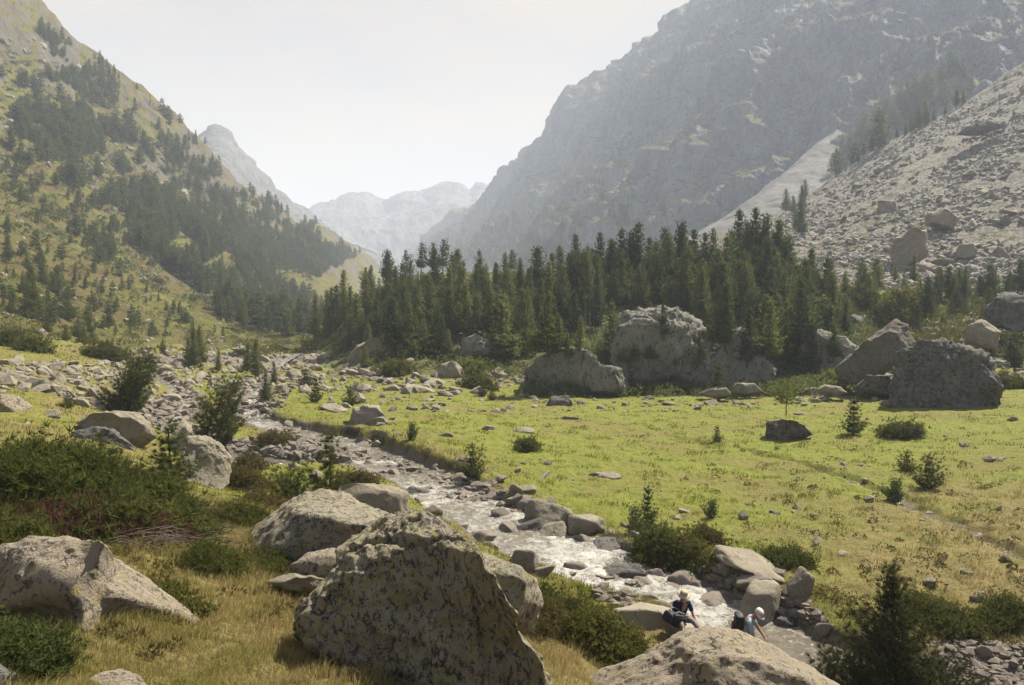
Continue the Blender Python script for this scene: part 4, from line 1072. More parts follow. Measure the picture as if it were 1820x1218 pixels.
for a, b, c, d, wh in ((0, 340, 0, 2000, 'on the left bank above the junipers'), (340, 620, 0, 2000, 'on the stony ground at the valley bend'), (620, 860, 0, 2000, 'on the meadow below the knoll left end'), (860, 1220, 0, 2000, 'in the middle of the meadow'), (1220, 2000, 0, 2000, 'in the right part of the meadow')):
    for s0, s1, sn in ((0, 20, 'tiny'), (20, 27, 'small'), (27, 99, 'flat wide')):
        label_row([(q[0], q[3]) for q in items if a <= q[0] < b and s0 <= q[2] < s1], f'{sn} grey stone', wh)

# ------------------------------------------------------------------ plants
def blades(c, d, k, ln, wd, spread, g, nr=None, flat=0.45):
    """k narrow triangles fanning out of each point c along d"""
    n_ = len(c)
    c = np.repeat(c, k, 0); d = np.repeat(d, k, 0)
    j = g.normal(size=(n_ * k, 3)); dd = d + spread * j; dd /= np.linalg.norm(dd, axis=1, keepdims=True) + 1e-9
    q = g.normal(size=(n_ * k, 3))
    if nr is not None: q = np.repeat(nr, k, 0) + flat * q     # sprays lie on the outside of the crown
    s = np.cross(dd, q); s /= np.linalg.norm(s, axis=1, keepdims=True) + 1e-9
    L_ = (ln if np.isscalar(ln) else np.repeat(ln, k)) * g.uniform(.6, 1.2, n_ * k)
    W_ = (wd if np.isscalar(wd) else np.repeat(wd, k))
    W_ = W_ * g.uniform(.7, 1.2, n_ * k)
    a = c + dd * (L_ * 0.05)[:, None] - s * (W_ * .5)[:, None] ; b = c + dd * (L_ * .15)[:, None] + s * (W_ * .5)[:, None]
    t = c + dd * L_[:, None]
    v = np.stack([a, b, t], 1).reshape(-1, 3)
    return v, np.arange(len(v)).reshape(-1, 3)

def tubes(paths, mat, name, sides=5):
    V, Fc, off = [], [], 0
    for pts, r0, r1 in paths:
        pts = np.array(pts, float); n_ = len(pts)
        t = np.gradient(pts, axis=0); t /= np.linalg.norm(t, axis=1, keepdims=True) + 1e-9
        ref = np.array([0.31, 0.17, 0.2]) + (np.abs(t[:, 2:3]) < 0.8) * np.array([0, 0, 1.0])
        u = np.cross(t, ref); u /= np.linalg.norm(u, axis=1, keepdims=True) + 1e-9
        w_ = np.cross(t, u)
        a = np.linspace(0, 2 * math.pi, sides, endpoint=False)
        rr = np.linspace(r0, r1, n_)
        ring = pts[:, None] + (np.cos(a)[None, :, None] * u[:, None] + np.sin(a)[None, :, None] * w_[:, None]) * rr[:, None, None]
        V.append(ring.reshape(-1, 3))
        i = np.arange(n_ - 1)[:, None] * sides + np.arange(sides)[None]; j = np.arange(n_ - 1)[:, None] * sides + (np.arange(sides)[None] + 1) % sides
        Fc.append(np.stack([i, j, j + sides, i + sides], -1).reshape(-1, 4) + off); off += n_ * sides
    return mesh(name, np.concatenate(V), np.concatenate(Fc), mat)

def pine(seed, H=7.0, rad=1.4, whorls=24, per=6, tuft=0.40, kk=7, start=0.10, shape=0.9, up=0.15, mat='needles', wfac=0.34, lean=(0, 0), sparse=0.0, step=0.31, spread=0.55, irregular=0.25):
    g = np.random.default_rng(seed)
    kx, ky = lean
    def axis(t):
        return np.array([kx * H * t ** 1.4 + 0.02 * H * math.sin(3 * t + seed), ky * H * t ** 1.4 + 0.015 * H * math.cos(4 * t + seed), H * t])
    paths = [([axis(t) - np.array([0, 0, 0.25 if t == 0 else 0]) for t in np.linspace(0, 0.98, 9)], H * 0.020, H * 0.003)]
    Cn, Dn, Ln, Nn = [], [], [], []
    lump = g.uniform(1 - irregular, 1 + irregular, 9)
    for i in range(whorls):
        t = start + (0.985 - start) * (i + g.uniform(-.3, .3)) / whorls
        t = min(max(t, start), 0.985)
        prof = (1 - t) ** shape * (0.75 + 0.25 * min(1, (t - start) / 0.12 + .3))
        nb = max(3, int(round(per * (0.5 + 0.6 * prof))))
        a0 = g.uniform(0, 6.28)
        for b in range(nb):
            if g.random() < sparse: continue
            a = a0 + b * 6.283 / nb + g.normal(0, .3)
            L_ = rad * prof * g.uniform(.62, 1.12) * lump[int((a % 6.283) / 6.283 * 3) + 3 * int(min(t * 3, 2))] + 0.03 * H * 0.35
            out_ = np.array([math.cos(a), math.sin(a), 0])
            base = axis(t)
            upk = up + 0.55 * t ** 2
            end = base + out_ * L_ + np.array([0, 0, L_ * upk])
            mid = base + out_ * L_ * .5 + np.array([0, 0, L_ * (upk * .2 - 0.06)])
            if L_ > 0.12 * rad: paths.append(([base, mid, end], H * 0.0055 * (1 - .6 * t), H * 0.0015))
            m = max(2, int(L_ / (step * H / 7)))
            for q in np.linspace(.28, 1.0, m):
                p = (1 - q) ** 2 * base + 2 * q * (1 - q) * mid + q * q * end
                sidev = np.array([-out_[1], out_[0], 0])
                for sg in ((-1, 1) if q < .98 else (0,)):
                    off = sidev * sg * L_ * 0.32 * (1.15 - q) * g.uniform(.3, 1.1)
                    Cn.append(p + off + g.normal(0, .02 * H / 7, 3))
                    Dn.append(out_ * .8 + sidev * sg * .6 + np.array([0, 0, .45 + .4 * t]))
                    Nn.append(out_ * (1 - .35 * t) + sidev * sg * .35 + np.array([0, 0, .45]))
                    Ln.append(tuft * H / 7 * g.uniform(.75, 1.2) * (0.65 + 0.35 * prof / (1 - start)))
    Cn.append(axis(0.985)); Dn.append(np.array([0, 0, 1.0])); Ln.append(tuft * H / 7); Nn.append(np.array([0.3, -0.3, 1.0]))
    Cn, Dn, Ln, Nn = np.array(Cn), np.array(Dn), np.array(Ln), np.array(Nn)
    Nn /= np.linalg.norm(Nn, axis=1, keepdims=True)
    Dn /= np.linalg.norm(Dn, axis=1, keepdims=True)
    v, f = blades(Cn, Dn, kk, Ln, Ln * wfac, spread, g, Nn)
    return tubes(paths, M['bark'], 'pine_trunk'), mesh('pine_crown', v, f, M[mat], False), (Cn, Dn, Ln, Nn)

PINES = {}
def pine_proto(key):
    if key not in PINES:
        PINES[key] = {
            's0': lambda: pine(1, rad=1.45, per=7, mat='needles', shape=.70, irregular=.3), 's1': lambda: pine(2, rad=1.65, per=7, mat='needles_dark', shape=.62, irregular=.4), 's2': lambda: pine(3, rad=1.3, per=7, mat='needles_light', shape=.68, irregular=.3),
            's3': lambda: pine(4, rad=1.9, per=7, mat='needles', shape=.85, irregular=.35, start=.05), 's4': lambda: pine(5, rad=1.6, per=7, mat='needles_light', shape=.58, irregular=.45, start=.06), 's5': lambda: pine(6, rad=1.4, mat='needles_dark', shape=.5, start=.24, irregular=.45),
            'b0': lambda: pine(7, rad=2.0, mat='needles_dark', shape=.55, start=.30, whorls=16, per=6, up=.3, irregular=.5, sparse=.15), 'b1': lambda: pine(8, rad=1.8, mat='needles', shape=.5, start=.2, up=.35, irregular=.5, sparse=.1),
            'b2': lambda: pine(9, rad=2.1, mat='needles_light', shape=.6, start=.08, up=.35, irregular=.45),
            'y0': lambda: pine(10, H=2.2, rad=.62, whorls=11, per=6, tuft=.75, kk=26, start=.04, shape=.75, up=.55, mat='needles_near', wfac=.10, step=.55, spread=.5),
            'y1': lambda: pine(11, H=2.2, rad=.85, whorls=9, per=6, tuft=.85, kk=26, start=.03, shape=.6, up=.7, mat='needles_near', wfac=.10, step=.55, sparse=.1, irregular=.4),
            'y2': lambda: pine(12, H=2.2, rad=1.15, whorls=8, per=7, tuft=.8, kk=24, start=.02, shape=.45, up=.7, mat='needles_dark', wfac=.12, step=.5, sparse=.08, irregular=.45),
            'f0': lambda: pine(13, H=7, rad=1.25, whorls=12, per=5, tuft=.75, kk=5, wfac=.45, step=.6, mat='needles_dark'), 'f1': lambda: pine(14, H=7, rad=1.7, whorls=10, per=5, tuft=.85, kk=5, wfac=.45, step=.65, shape=.6, mat='needles'),
        }[key]()
    return PINES[key]
def place_pine(loc, h, key, cat='pine tree', grp=None, name='pine_tree', rz=None, wide=1.0, label=None):
    tr, cr, _ = pine_proto(key)
    H0 = 2.2 if key[0] == 'y' else 7.0
    o = link(name, None)
    o.location = loc
    o.rotation_euler = (random.uniform(-.03, .03), random.uniform(-.03, .03), random.uniform(0, 6.28) if rz is None else rz)
    s = h / H0
    o.scale = (s * wide, s * wide, s)
    a = link('trunk', tr, o); b = link('crown', cr, o)
    tag(o, label, cat, grp)
    return o

TREES = []   # (px, base py, h px, key, zone)
def T(key, zone, *a):
    for px, py, h in a: TREES.append((px, py, h, key, zone))
T('s3', 'foot', (743, 631, 107), (925, 627, 118), (1086, 648, 115), (973, 630, 112))
T('s0', 'foot', (698, 627, 78), (875, 610, 95), (1127, 652, 82), (764, 588, 100), (660, 622, 60), (845, 600, 60), (1480, 640, 70))
T('s2', 'foot', (798, 637, 52), (942, 600, 75), (1031, 622, 60), (993, 624, 66), (899, 612, 90), (1200, 654, 55), (1010, 640, 50), (1100, 650, 80), (720, 630, 70))
T('s4', 'foot', (1367, 640, 110), (1400, 620, 90), (1240, 650, 60), (650, 655, 45), (1155, 640, 50))
T('s1', 'foot', (1330, 650, 105), (1290, 620, 120), (1425, 620, 130), (1395, 665, 90), (1180, 600, 60), (1445, 660, 80), (1390, 640, 90), (780, 620, 70))
T('s1', 'knollmid', (940, 560, 85), (985, 545, 95), (1010, 530, 80), (1035, 555, 105), (960, 585, 90), (1060, 590, 100), (1020, 600, 85))
T('s3', 'knollmid', (925, 540, 60), (1000, 570, 100), (1045, 530, 95), (905, 570, 70))
T('b0', 'crest', (788, 492, 66), (749, 494, 62), (909, 492, 48), (815, 495, 52), (722, 500, 55), (770, 492, 60), (690, 512, 60), (650, 528, 52))
T('s1', 'crest', (1067, 512, 98), (1104, 515, 108), (1131, 512, 116), (1154, 512, 90), (1317, 500, 128), (1343, 500, 130), (1235, 520, 112), (1386, 520, 130), (1050, 512, 70), (1090, 520, 95))
T('s5', 'crest', (1182, 505, 100), (1120, 512, 100), (1300, 505, 95), (1360, 500, 118), (1212, 510, 100), (1330, 505, 110), (1400, 520, 100))
T('s0', 'crest', (1266, 515, 108), (1160, 520, 80), (1249, 560, 100), (1218, 555, 118), (1190, 520, 90), (1410, 520, 70))
T('s1', 'slope', (1430, 590, 130), (1446, 560, 118), (1469, 577, 120), (1286, 590, 125), (1381, 560, 120))
T('s0', 'slope', (1481, 590, 108), (1504, 602, 72), (1329, 590, 125), (1249, 590, 115), (1500, 590, 60), (1060, 560, 90), (1140, 560, 90))
T('s5', 'right', (1645, 575, 85), (1686, 535, 62), (1700, 560, 50), (1758, 535, 66), (1740, 540, 52), (1816, 535, 75), (1802, 672, 82), (1790, 545, 50), (1715, 540, 50))
T('s3', 'lefthill', (57, 566, 95), (121, 568, 62), (104, 512, 42), (75, 505, 44), (150, 612, 42), (165, 612, 32), (40, 520, 40), (290, 625, 25), (85, 590, 30), (118, 605, 30), (95, 520, 34), (20, 555, 30), (140, 600, 40), (48, 480, 36), (70, 470, 40), (15, 460, 40), (160, 590, 30))
T('s0', 'bend', (345, 655, 74), (356, 650, 70), (388, 662, 42), (455, 672, 70), (488, 685, 44), (471, 715, 60), (335, 650, 50), (440, 660, 50))
used = []
items = []
def sink(h_, s=0.0): return h_[0] + Vector((0, 0, -s))
for px, py, h, key, zone in TREES:
    OUT[0] = zone == 'foot'
    h_ = hit(px, py)
    OUT[0] = False
    if not h_: continue
    o = place_pine(sink(h_, .05), h * h_[0].y / F_PX, key, wide=random.uniform(.85, 1.15))
    items.append((px, py, h, key, zone, o))
# the rest of the individually told pines, sampled over the real slopes
def grow(poly, n_, hlo, hhi, keys, zone, seed, mind=2.0):
    c = 0
    for x, y, h_ in sample_hits(poly, n_ * 4, None, seed):
        if c >= n_: break
        p = h_[0]
        if any((p.x - q[0]) ** 2 + (p.y - q[1]) ** 2 < mind ** 2 for q in used): continue
        used.append((p.x, p.y)); c += 1
        hh = random.uniform(hlo, hhi); ky = random.choice(keys)
        o = place_pine(sink(h_, .1), hh, ky, wide=random.uniform(.8, 1.2))
        items.append((x, y, hh * F_PX / p.y, ky, zone, o))
grow([(570, 600), (620, 545), (700, 508), (880, 495), (1000, 502), (1000, 600), (900, 640), (700, 645), (600, 620)], 52, 3.8, 7.8, ['s0', 's1', 's2', 's3', 's4', 's5', 's1'], 'knolleft', 31, 2.2)
grow([(1000, 502), (1480, 520), (1500, 600), (1450, 660), (1370, 680), (1300, 600), (1250, 560), (1100, 560), (1000, 600)], 48, 4.5, 9.5, ['s0', 's1', 's5', 's1', 's3'], 'knolright', 32, 2.0)
grow([(560, 560), (600, 545), (600, 610), (560, 605)], 12, 5.0, 8.0, ['s1', 's0'], 'knolend', 33, 2.0)
grow([(380, 480), (470, 520), (560, 560), (555, 600), (430, 600), (380, 560)], 26, 5.5, 8.5, ['s0', 's1', 's4', 'b1', 'b2'], 'leftlow', 34, 4)
grow([(1380, 372), (1440, 345), (1440, 420), (1400, 430)], 7, 5, 9, ['s1', 's0'], 'talusedge', 35, 3)
grow([(1500, 480), (1640, 500), (1640, 540), (1540, 540)], 10, 2.0, 4.5, ['b1', 's0', 's4'], 'right', 36, 2)
grow([(1660, 500), (1820, 520), (1820, 560), (1660, 570)], 16, 2.0, 4.5, ['b1', 's0', 's5'], 'right', 37, 2)
ZN = {'foot': 'at the foot of the wooded knoll', 'crest': 'on the crest of the wooded knoll', 'slope': 'above the streaky crag', 'knollmid': 'in the middle of the wooded knoll', 'right': 'below the talus near the right edge', 'lefthill': 'low on the left hillside',
      'bend': 'beside the stream at the valley bend', 'knolleft': 'on the left half of the wooded knoll', 'knolright': 'on the right half of the wooded knoll', 'knolend': 'at the shaded left end of the knoll', 'leftlow': 'at the base of the left hillside', 'talusedge': 'where the talus meets the forest'}
def size_word(h): return 'very tall' if h > 115 else 'tall' if h > 90 else 'middling' if h > 62 else 'small' if h > 40 else 'tiny'
for z in ZN:
    for sw in ('very tall', 'tall', 'middling', 'small', 'tiny'):
        for mk, mw in (('pine_needles', 'green'), ('dark_pine_needles', 'dark'), ('light_pine_needles', 'pale')):
            its = [q for q in items if q[4] == z and size_word(q[2]) == sw and PINES[q[3]][1].materials[0].name == mk]
            label_row([(q[0], q[5]) for q in its], f'{sw} {mw} pine', ZN[z])
for q in items: q[5]['group'] = 'pines ' + ZN[q[4]]

# far conifers as one mass per slope
def forest(name, regions, label, seed, keys=('f0', 'f1'), kk=3, lf=1.1, wf=.55, mat='needles_dark', only=None):
    g = np.random.default_rng(seed)
    protos = []
    for key in keys:
        _, cr, (c_, d_, l_, n_r) = pine_proto(key)
        for s in range(2):
            v, f = blades(c_, d_, kk, l_ * lf, l_ * wf, .5, np.random.default_rng(s + 5), n_r); protos.append((v / 7.0, f))
    V, Fc, off = [], [], 0
    for poly, n_, h0, h1, thr in regions:
        for x, y, h_ in sample_hits(poly, n_, only, seed + n_):
            p = np.array(h_[0])
            if thr is not None and fbm(np.array([[x / 46, y / 30, 0.0]]), 4, .6, 401)[0] < thr: continue
            v, f = protos[g.integers(0, len(protos))]
            h = g.uniform(h0, h1) * (0.6 + 0.5 * g.random()); a = g.uniform(0, 6.28); wd = g.uniform(.85, 1.5)
            W = np.stack([(v[:, 0] * math.cos(a) - v[:, 1] * math.sin(a)) * wd, (v[:, 0] * math.sin(a) + v[:, 1] * math.cos(a)) * wd, v[:, 2]], 1) * h + p
            V.append(W); Fc.append(f + off); off += len(W)
    return tag(link(name, mesh(name, np.concatenate(V), np.concatenate(Fc), M[mat], False)), label, None, None, 'stuff')
forest('far_woodland', [
    ([(0, 130), (60, 150), (240, 240), (420, 360), (640, 455), (570, 500), (440, 480), (330, 470), (200, 370), (0, 270)], 1300, 5, 10, .03),
    ([(0, 200), (120, 220), (260, 330), (400, 440), (360, 450), (240, 370), (100, 300), (0, 260)], 330, 6, 10, -.08),
    ([(380, 390), (640, 455), (560, 495), (440, 460)], 320, 6, 10, None),
    ([(70, 50), (170, 100), (360, 250), (560, 398), (640, 450), (600, 480), (400, 350), (200, 200), (60, 130)], 800, 4, 8, .0),
    ([(240, 300), (400, 430), (560, 540), (540, 590), (380, 540), (240, 440)], 480, 5, 9, -.05),
    ([(420, 480), (560, 530), (550, 600), (400, 590), (380, 540)], 150, 5, 9, None),
    ([(0, 430), (200, 470), (400, 600), (200, 600), (0, 560)], 130, 1.2, 3.6, None), ([(0, 250), (200, 340), (330, 470), (150, 470), (0, 420)], 260, 2, 6, -.05)],
    'dark pines covering the left hillside', 51, only=('grassy_hillside', 'ground'))
forest('knoll_woodland', [
    ([(565, 600), (620, 545), (700, 508), (880, 495), (1000, 502), (1000, 600), (900, 640), (700, 645), (600, 620)], 90, 2.5, 5.5, .02),
    ([(1000, 502), (1480, 520), (1500, 600), (1450, 660), (1370, 680), (1300, 600), (1250, 560), (1100, 560), (1000, 600)], 45, 3.0, 7, None),
    ([(1480, 500), (1820, 530), (1820, 575), (1500, 590)], 60, 1.5, 3.5, None)],
    'further pines filling the wooded knoll', 52, ('s0', 's1', 's3', 's4'), 4, 1.2, .32, 'needles')
forest('mountain_scrub', [
    ([(1470, 330), (1500, 260), (1560, 200), (1700, 120), (1740, 160), (1600, 240)], 110, 8, 16, None),
    ([(790, 425), (900, 400), (1010, 460), (1010, 480), (800, 470)], 240, 9, 15, None), ([(850, 400), (1100, 300), (1200, 400), (1000, 450)], 200, 6, 11, .0)],
    'scattered far conifers on the mountain foot', 53)
def undergrowth(name, regions, mat, label, seed, sz=.35, r0=.4, r1=1.5):
    g = np.random.default_rng(seed)
    pts = []
    for poly, n_ in regions:
        pts += [np.array(h_[0]) for _, _, h_ in sample_hits(poly, n_, None, seed + n_)]
    pts = np.array(pts)
    k = 26
    c = np.repeat(pts, k, 0); r = np.repeat(g.uniform(r0, r1, len(pts)), k)
    q = g.normal(size=c.shape); q /= np.linalg.norm(q, axis=1, keepdims=True); q[:, 2] = np.abs(q[:, 2]) * .75
    c = c + q * r[:, None]
    v, f = blades(c, q + np.array([0, 0, .5]), 3, sz, sz * .38, .6, g, q + np.array([0, 0, .3]))
    tag(link(name, mesh(name, v, f, M[mat], False)), label, None, None, 'stuff')
undergrowth('undergrowth', [([(560, 615), (620, 550), (700, 510), (1000, 505), (1480, 520), (1560, 600), (1500, 680), (1100, 700), (900, 672), (640, 655)], 1100), ([(930, 692), (1500, 680), (1520, 703), (940, 707)], 330)], 'needles', 'dark shrubs and young growth under the pines of the knoll', 57)
undergrowth('hillside_scrub', [([(380, 560), (560, 560), (640, 620), (560, 630), (430, 640)], 260), ([(1480, 520), (1820, 540), (1820, 640), (1560, 640)], 560), ([(0, 380), (380, 560), (380, 620), (0, 620)], 260)], 'broadleaf', 'low green scrub on the slopes', 58)
undergrowth('slope_shrubs', [([(0, 80), (130, 130), (350, 290), (560, 430), (560, 560), (380, 560), (0, 400)], 800)], 'needles_dark', 'dark dwarf shrubs dotting the left hillside', 61, .8, .6, 2.4)
undergrowth('meadow_tussocks', [([(560, 700), (1820, 720), (1820, 1100), (1500, 1060), (1100, 950), (800, 830), (600, 760)], 70), ([(1200, 800), (1820, 760), (1820, 1100), (1500, 1060), (1200, 960)], 110)], 'heath', 'rough tussocks and low heather in the meadow', 59, .09, .12, .34)
undergrowth('bank_heather', [([(0, 860), (420, 860), (520, 930), (440, 960), (560, 1110), (300, 1200), (0, 1000)], 90), ([(1100, 940), (1300, 990), (1480, 1050), (1700, 1090), (1820, 1110), (1820, 1150), (1560, 1120), (1440, 1060)], 150)], 'heath', 'heather sprigs on the banks', 60, .07, .08, .2)
# silhouette pines along the talus crest
items = []
for px, py, h in ((1492, 305, 14), (1515, 291, 20), (1525, 286, 20), (1535, 280, 26), (1566, 262, 24), (1572, 258, 22), (1594, 245, 22), (1610, 236, 22), (1620, 232, 34), (1632, 226, 42), (1645, 219, 44), (1660, 211, 22), (1680, 200, 20), (1700, 190, 34), (1712, 184, 24)):
    h_ = hit(px, py + 6)
    for dy in range(0, 40, 4):
        h_ = hit(px, py + dy)
        if h_ and h_[2] == 'talus_slope': break
    o = place_pine(sink(h_, .2), h * h_[0].y / F_PX, random.choice(['s1', 's5', 's0']), grp='pines along the talus crest')
    items.append((px, o))
label_row(items, 'dark pine silhouetted', 'along the crest of the talus')

# near and meadow young pines
NEAR = [  # px, py base, h, key, label, wide, lean
    (560, 716, 47, 'y0', 'dark narrow young pine on the meadow near the valley bend', 1.0), (543, 688, 32, 'y1', 'low bushy pine among stones left of the narrow young pine', 1.2), (623, 722, 37, 'y1', 'small dark bushy pine at the back left of the meadow', 1.1),
    (732, 783, 34, 'y2', 'pale green round bushy pine on the meadow right of the grey block', .7), (840, 850, 62, 'y1', 'sparse young pine on the edge of the stream bank', 1.0), (858, 705, 30, 'y1', 'small dark pine at the knoll foot, left of its companion', 1.0), (875, 712, 24, 'y1', 'small dark pine at the knoll foot, right of its companion', 1.0),
    (1275, 786, 30, 'y0', 'lone dark knee high pine in the middle of the meadow', 1.1), (1278, 712, 66, 'y0', 'pale brownish young pine at the back of the meadow under the domed cliff', 1.2), (1517, 772, 66, 'y0', 'conical young pine right of the dark flat block', 1.15),
    (1650, 868, 62, 'y1', 'bushy pine on the right meadow, tallest of a pair of clumps', 1.2), (1612, 838, 38, 'y1', 'low pine clump behind the bushy right meadow pine', 1.3), (1590, 893, 44, 'y2', 'wide dark bush pine beside the trickle', .9), (1265, 920, 34, 'y2', 'low wide pine bush on the meadow above the stream bank', .8),
    (120, 725, 30, 'y1', 'small round pine on the stony left bank', 1.2), (1152, 935, 72, 'y0', 'upright young pine on the stream bank above the reddish bush', .9), (1130, 950, 50, 'y2', 'dark pine bush left of the upright bank pine', .8), (305, 860, 112, 'y0', 'dense conical little pine leaning on the cracked pale boulder', 1.45),
    (1330, 845, 1, '', '', 0)]
for px, py, h, key, lab, wd in NEAR:
    if not key: continue
    h_ = hit(px, py, ('ground',))
    place_pine(sink(h_, .05), h * h_[0].y / F_PX, key, 'young pine', None, 'young_pine', None, wd, lab)

def special_pine(px, py, h, label, **kw):
    h_ = hit(px, py, ('ground',))
    H = h * h_[0].y / F_PX
    kw.setdefault('tuft', 0.5)
    tr, cr, _ = pine(H=H, **kw)
    o = link('young_pine', None); o.location = sink(h_, .05)
    link('trunk', tr, o); link('crown', cr, o)
    tag(o, label, 'young pine')
    return o
def sc7(px_step, H): return px_step
special_pine(225, 742, 112, 'dark pine leaning right above the side channel, left of the other leaning pine', seed=61, rad=1.25, whorls=16, per=7, tuft=.62, kk=20, start=.05, shape=.45, up=.55, mat='needles_near', wfac=.10, lean=(.28, 0), irregular=.45, step=.38)
special_pine(385, 798, 122, 'spreading pine leaning right on the near bank, between the channel and the cracked boulder', seed=62, rad=1.3, whorls=16, per=7, tuft=.58, kk=20, start=.05, shape=.4, up=.7, mat='needles_near', wfac=.10, lean=(.25, 0), irregular=.5, sparse=.12, step=.38)
special_pine(585, 892, 128, 'fresh green open pine behind the squared grey block', seed=63, rad=.62, whorls=13, per=6, tuft=.62, kk=30, start=.04, shape=.5, up=.75, mat='juniper', wfac=.09, irregular=.4, sparse=.15, step=.42)
special_pine(520, 905, 62, 'low spreading pine left of the fresh green open pine', seed=64, rad=.75, whorls=9, per=7, tuft=1.2, kk=26, start=.03, shape=.35, up=.7, mat='needles_near', wfac=.08, irregular=.4, step=.8)
special_pine(1590, 1290, 292, 'tall dark rusty tinged pine at the bottom right corner', seed=65, rad=1.0, whorls=30, per=8, tuft=.42, kk=20, start=.02, shape=.68, up=.6, mat='needles_rusty', wfac=.12, irregular=.4, sparse=.05, step=.30)
special_pine(1500, 1265, 115, 'smaller dark pine left of the tall rusty pine', seed=66, rad=.8, whorls=13, per=6, tuft=.8, kk=26, start=.02, shape=.45, up=.7, mat='needles_rusty', wfac=.085, irregular=.4, sparse=.15, step=.5)
special_pine(1672, 1250, 85, 'low dark pine right of the tall rusty pine', seed=67, rad=.9, whorls=11, per=6, tuft=.9, kk=26, start=.02, shape=.45, up=.7, mat='needles_rusty', wfac=.085, irregular=.4, sparse=.15, step=.5)
special_pine(1398, 752, 58, 'open sapling growing on top of the dark flat block', seed=68, rad=.95, whorls=7, per=5, tuft=.8, kk=14, start=.25, shape=.5, up=.5, mat='broadleaf_light', wfac=.16, irregular=.5, sparse=.2, step=.6).location.z += 0.75

# bushes ------------------------------------------------------------
def bush(name, px, py, wpx, hpx, label, mat='broadleaf', n_=900, leaf=0.05, kk=5, seed=1, depth=None, dead=None, cat='bush', wfac=.5, flat=1.0, stems=14, spread=.8):
    h_ = hit(px, py, ('ground',)) or hit(px, py)
    Y = h_[0].y
    rx = wpx / 2 * Y / F_PX; H = hpx * Y / F_PX; ry = depth if depth else rx * .8
    g = np.random.default_rng(seed)
    a = g.uniform(0, 6.283, n_); q = np.sqrt(g.random(n_))
    x, y = np.cos(a) * q * rx, np.sin(a) * q * ry
    X0, Y0 = h_[0].x, Y
    lump = 0.72 + 0.85 * fbm(np.stack([(x + X0) * 1.1 / max(.5, H), (y + Y0) * 1.1 / max(.5, H), 0 * x + seed], 1), 3, .6, seed)
    lump = np.clip(lump, .25, 1.3)
    top = np.sqrt(np.clip(1 - q ** 2.4, 0.02, 1)) * H * lump
    dz = gz(x + X0, y + Y0) - h_[0].z
    u = 1 - (0.42 if dead and dead > .5 else 0.75) * g.random(n_) ** 1.8
    z = top * u + dz
    c = np.stack([x, y, z], 1)
    nc_ = max(12, n_ // 14)                      # sprays gather on shoots, leaving holes between
    own = g.integers(0, nc_, n_)
    shoot = g.random(n_) < .8
    c = np.where(shoot[:, None], c[own] + g.normal(size=(n_, 3)) * np.array([1, 1, .75]) * leaf * 1.25, c)
    d = np.stack([np.cos(a) * q * .8, np.sin(a) * q * .8, .7 + 0 * a], 1); d /= np.linalg.norm(d, axis=1, keepdims=True)
    o = link(name, None); o.location = h_[0]
    nr_ = np.stack([c[:, 0] / rx, c[:, 1] / ry, .7 + 0 * a], 1)
    v, f = blades(c, d, kk, leaf * g.uniform(.7, 1.3, n_), leaf * wfac, spread, g, nr_, .6)
    link('foliage', mesh('bush_foliage', v, f, M[mat], False), o)
    if dead is not None:
        m = int(n_ * dead)
        a = g.uniform(0, 6.283, m); q = g.uniform(.5, 1.02, m); x, y = np.cos(a) * q * rx, -np.abs(np.sin(a)) * q * ry
        z = g.uniform(.02, .62, m) * H * np.sqrt(np.clip(1.1 - q ** 2, .05, 1)) + gz(x + X0, y + Y0) - h_[0].z
        v, f = blades(np.stack([x, y, z], 1), np.stack([np.cos(a), np.sin(a), .2 + 0 * a], 1), kk, leaf, leaf * wfac, .9, g)
        link('dead_foliage', mesh('dead_foliage', v, f, M['juniper_dead'], False), o)
    paths = []
    for i in range(stems):
        j = g.integers(0, n_); e = c[j] * np.array([1, 1, .92]); s0 = e * np.array([.25, .25, 0]) 
        s0[2] = float(gz(s0[0] + X0, s0[1] + Y0)) - h_[0].z
        paths.append(([s0, (s0 + e) / 2 + np.array([0, 0, .1 * H]), e], H * .014 + .002, .002))
    link('stem', tubes(paths, M['bark'], 'bush_stems', 4), o)
    tag(o, label, cat)
    return o
bush('juniper_bush', 120, 915, 470, 96, 'sprawling green juniper mat on the left bank with rusty dead underside', 'juniper', 9000, .17, 9, 71, 2.3, 1.5, 'juniper bush', .16, stems=40)
bush('juniper_bush', 40, 860, 260, 74, 'juniper at the left edge behind the sprawling mat', 'juniper', 3000, .14, 9, 72, 2.0, .1, 'juniper bush', .16)
bush('juniper_bush', 20, 975, 130, 60, 'dark juniper clump at the left edge below the sprawling mat', 'juniper', 1600, .11, 9, 73, .9, .2, 'juniper bush', .16)
bush('juniper_bush', 15, 1205, 170, 120, 'dark juniper in the bottom left corner', 'needles_near', 3200, .075, 9, 74, .5, None, 'juniper bush', .16)
bush('juniper_bush', 385, 1015, 110, 36, 'low juniper patch in dry grass left of the rounded lichened boulder', 'juniper', 1500, .09, 9, 75, .6, None, 'juniper bush', .16)
bush('juniper_bush', 430, 930, 110, 30, 'small juniper patch behind the rounded lichened boulder', 'juniper', 1200, .09, 9, 76, .6, None, 'juniper bush', .16)
bush('juniper_bush', 470, 1010, 70, 22, 'little juniper sprig touching the rounded lichened boulder', 'juniper', 700, .08, 9, 77, .4, None, 'juniper bush', .16)
bush('juniper_bush', 300, 1075, 170, 34, 'weedy clump growing against the low humped boulder', 'broadleaf', 900, .07, 6, 78, .3, .2, 'bush', .3)
bush('bush', 1085, 1155, 190, 66, 'leafy alpenrose bush beside the seated hiker slab', 'broadleaf', 4200, .085, 5, 79, 1.0, None, 'bush', .42, stems=30)
bush('bush', 1010, 1105, 150, 62, 'green brown bush between the tilted boulder and the alpenrose bush', 'juniper', 2600, .11, 7, 80, 1.0, .12, 'bush', .22, stems=24)
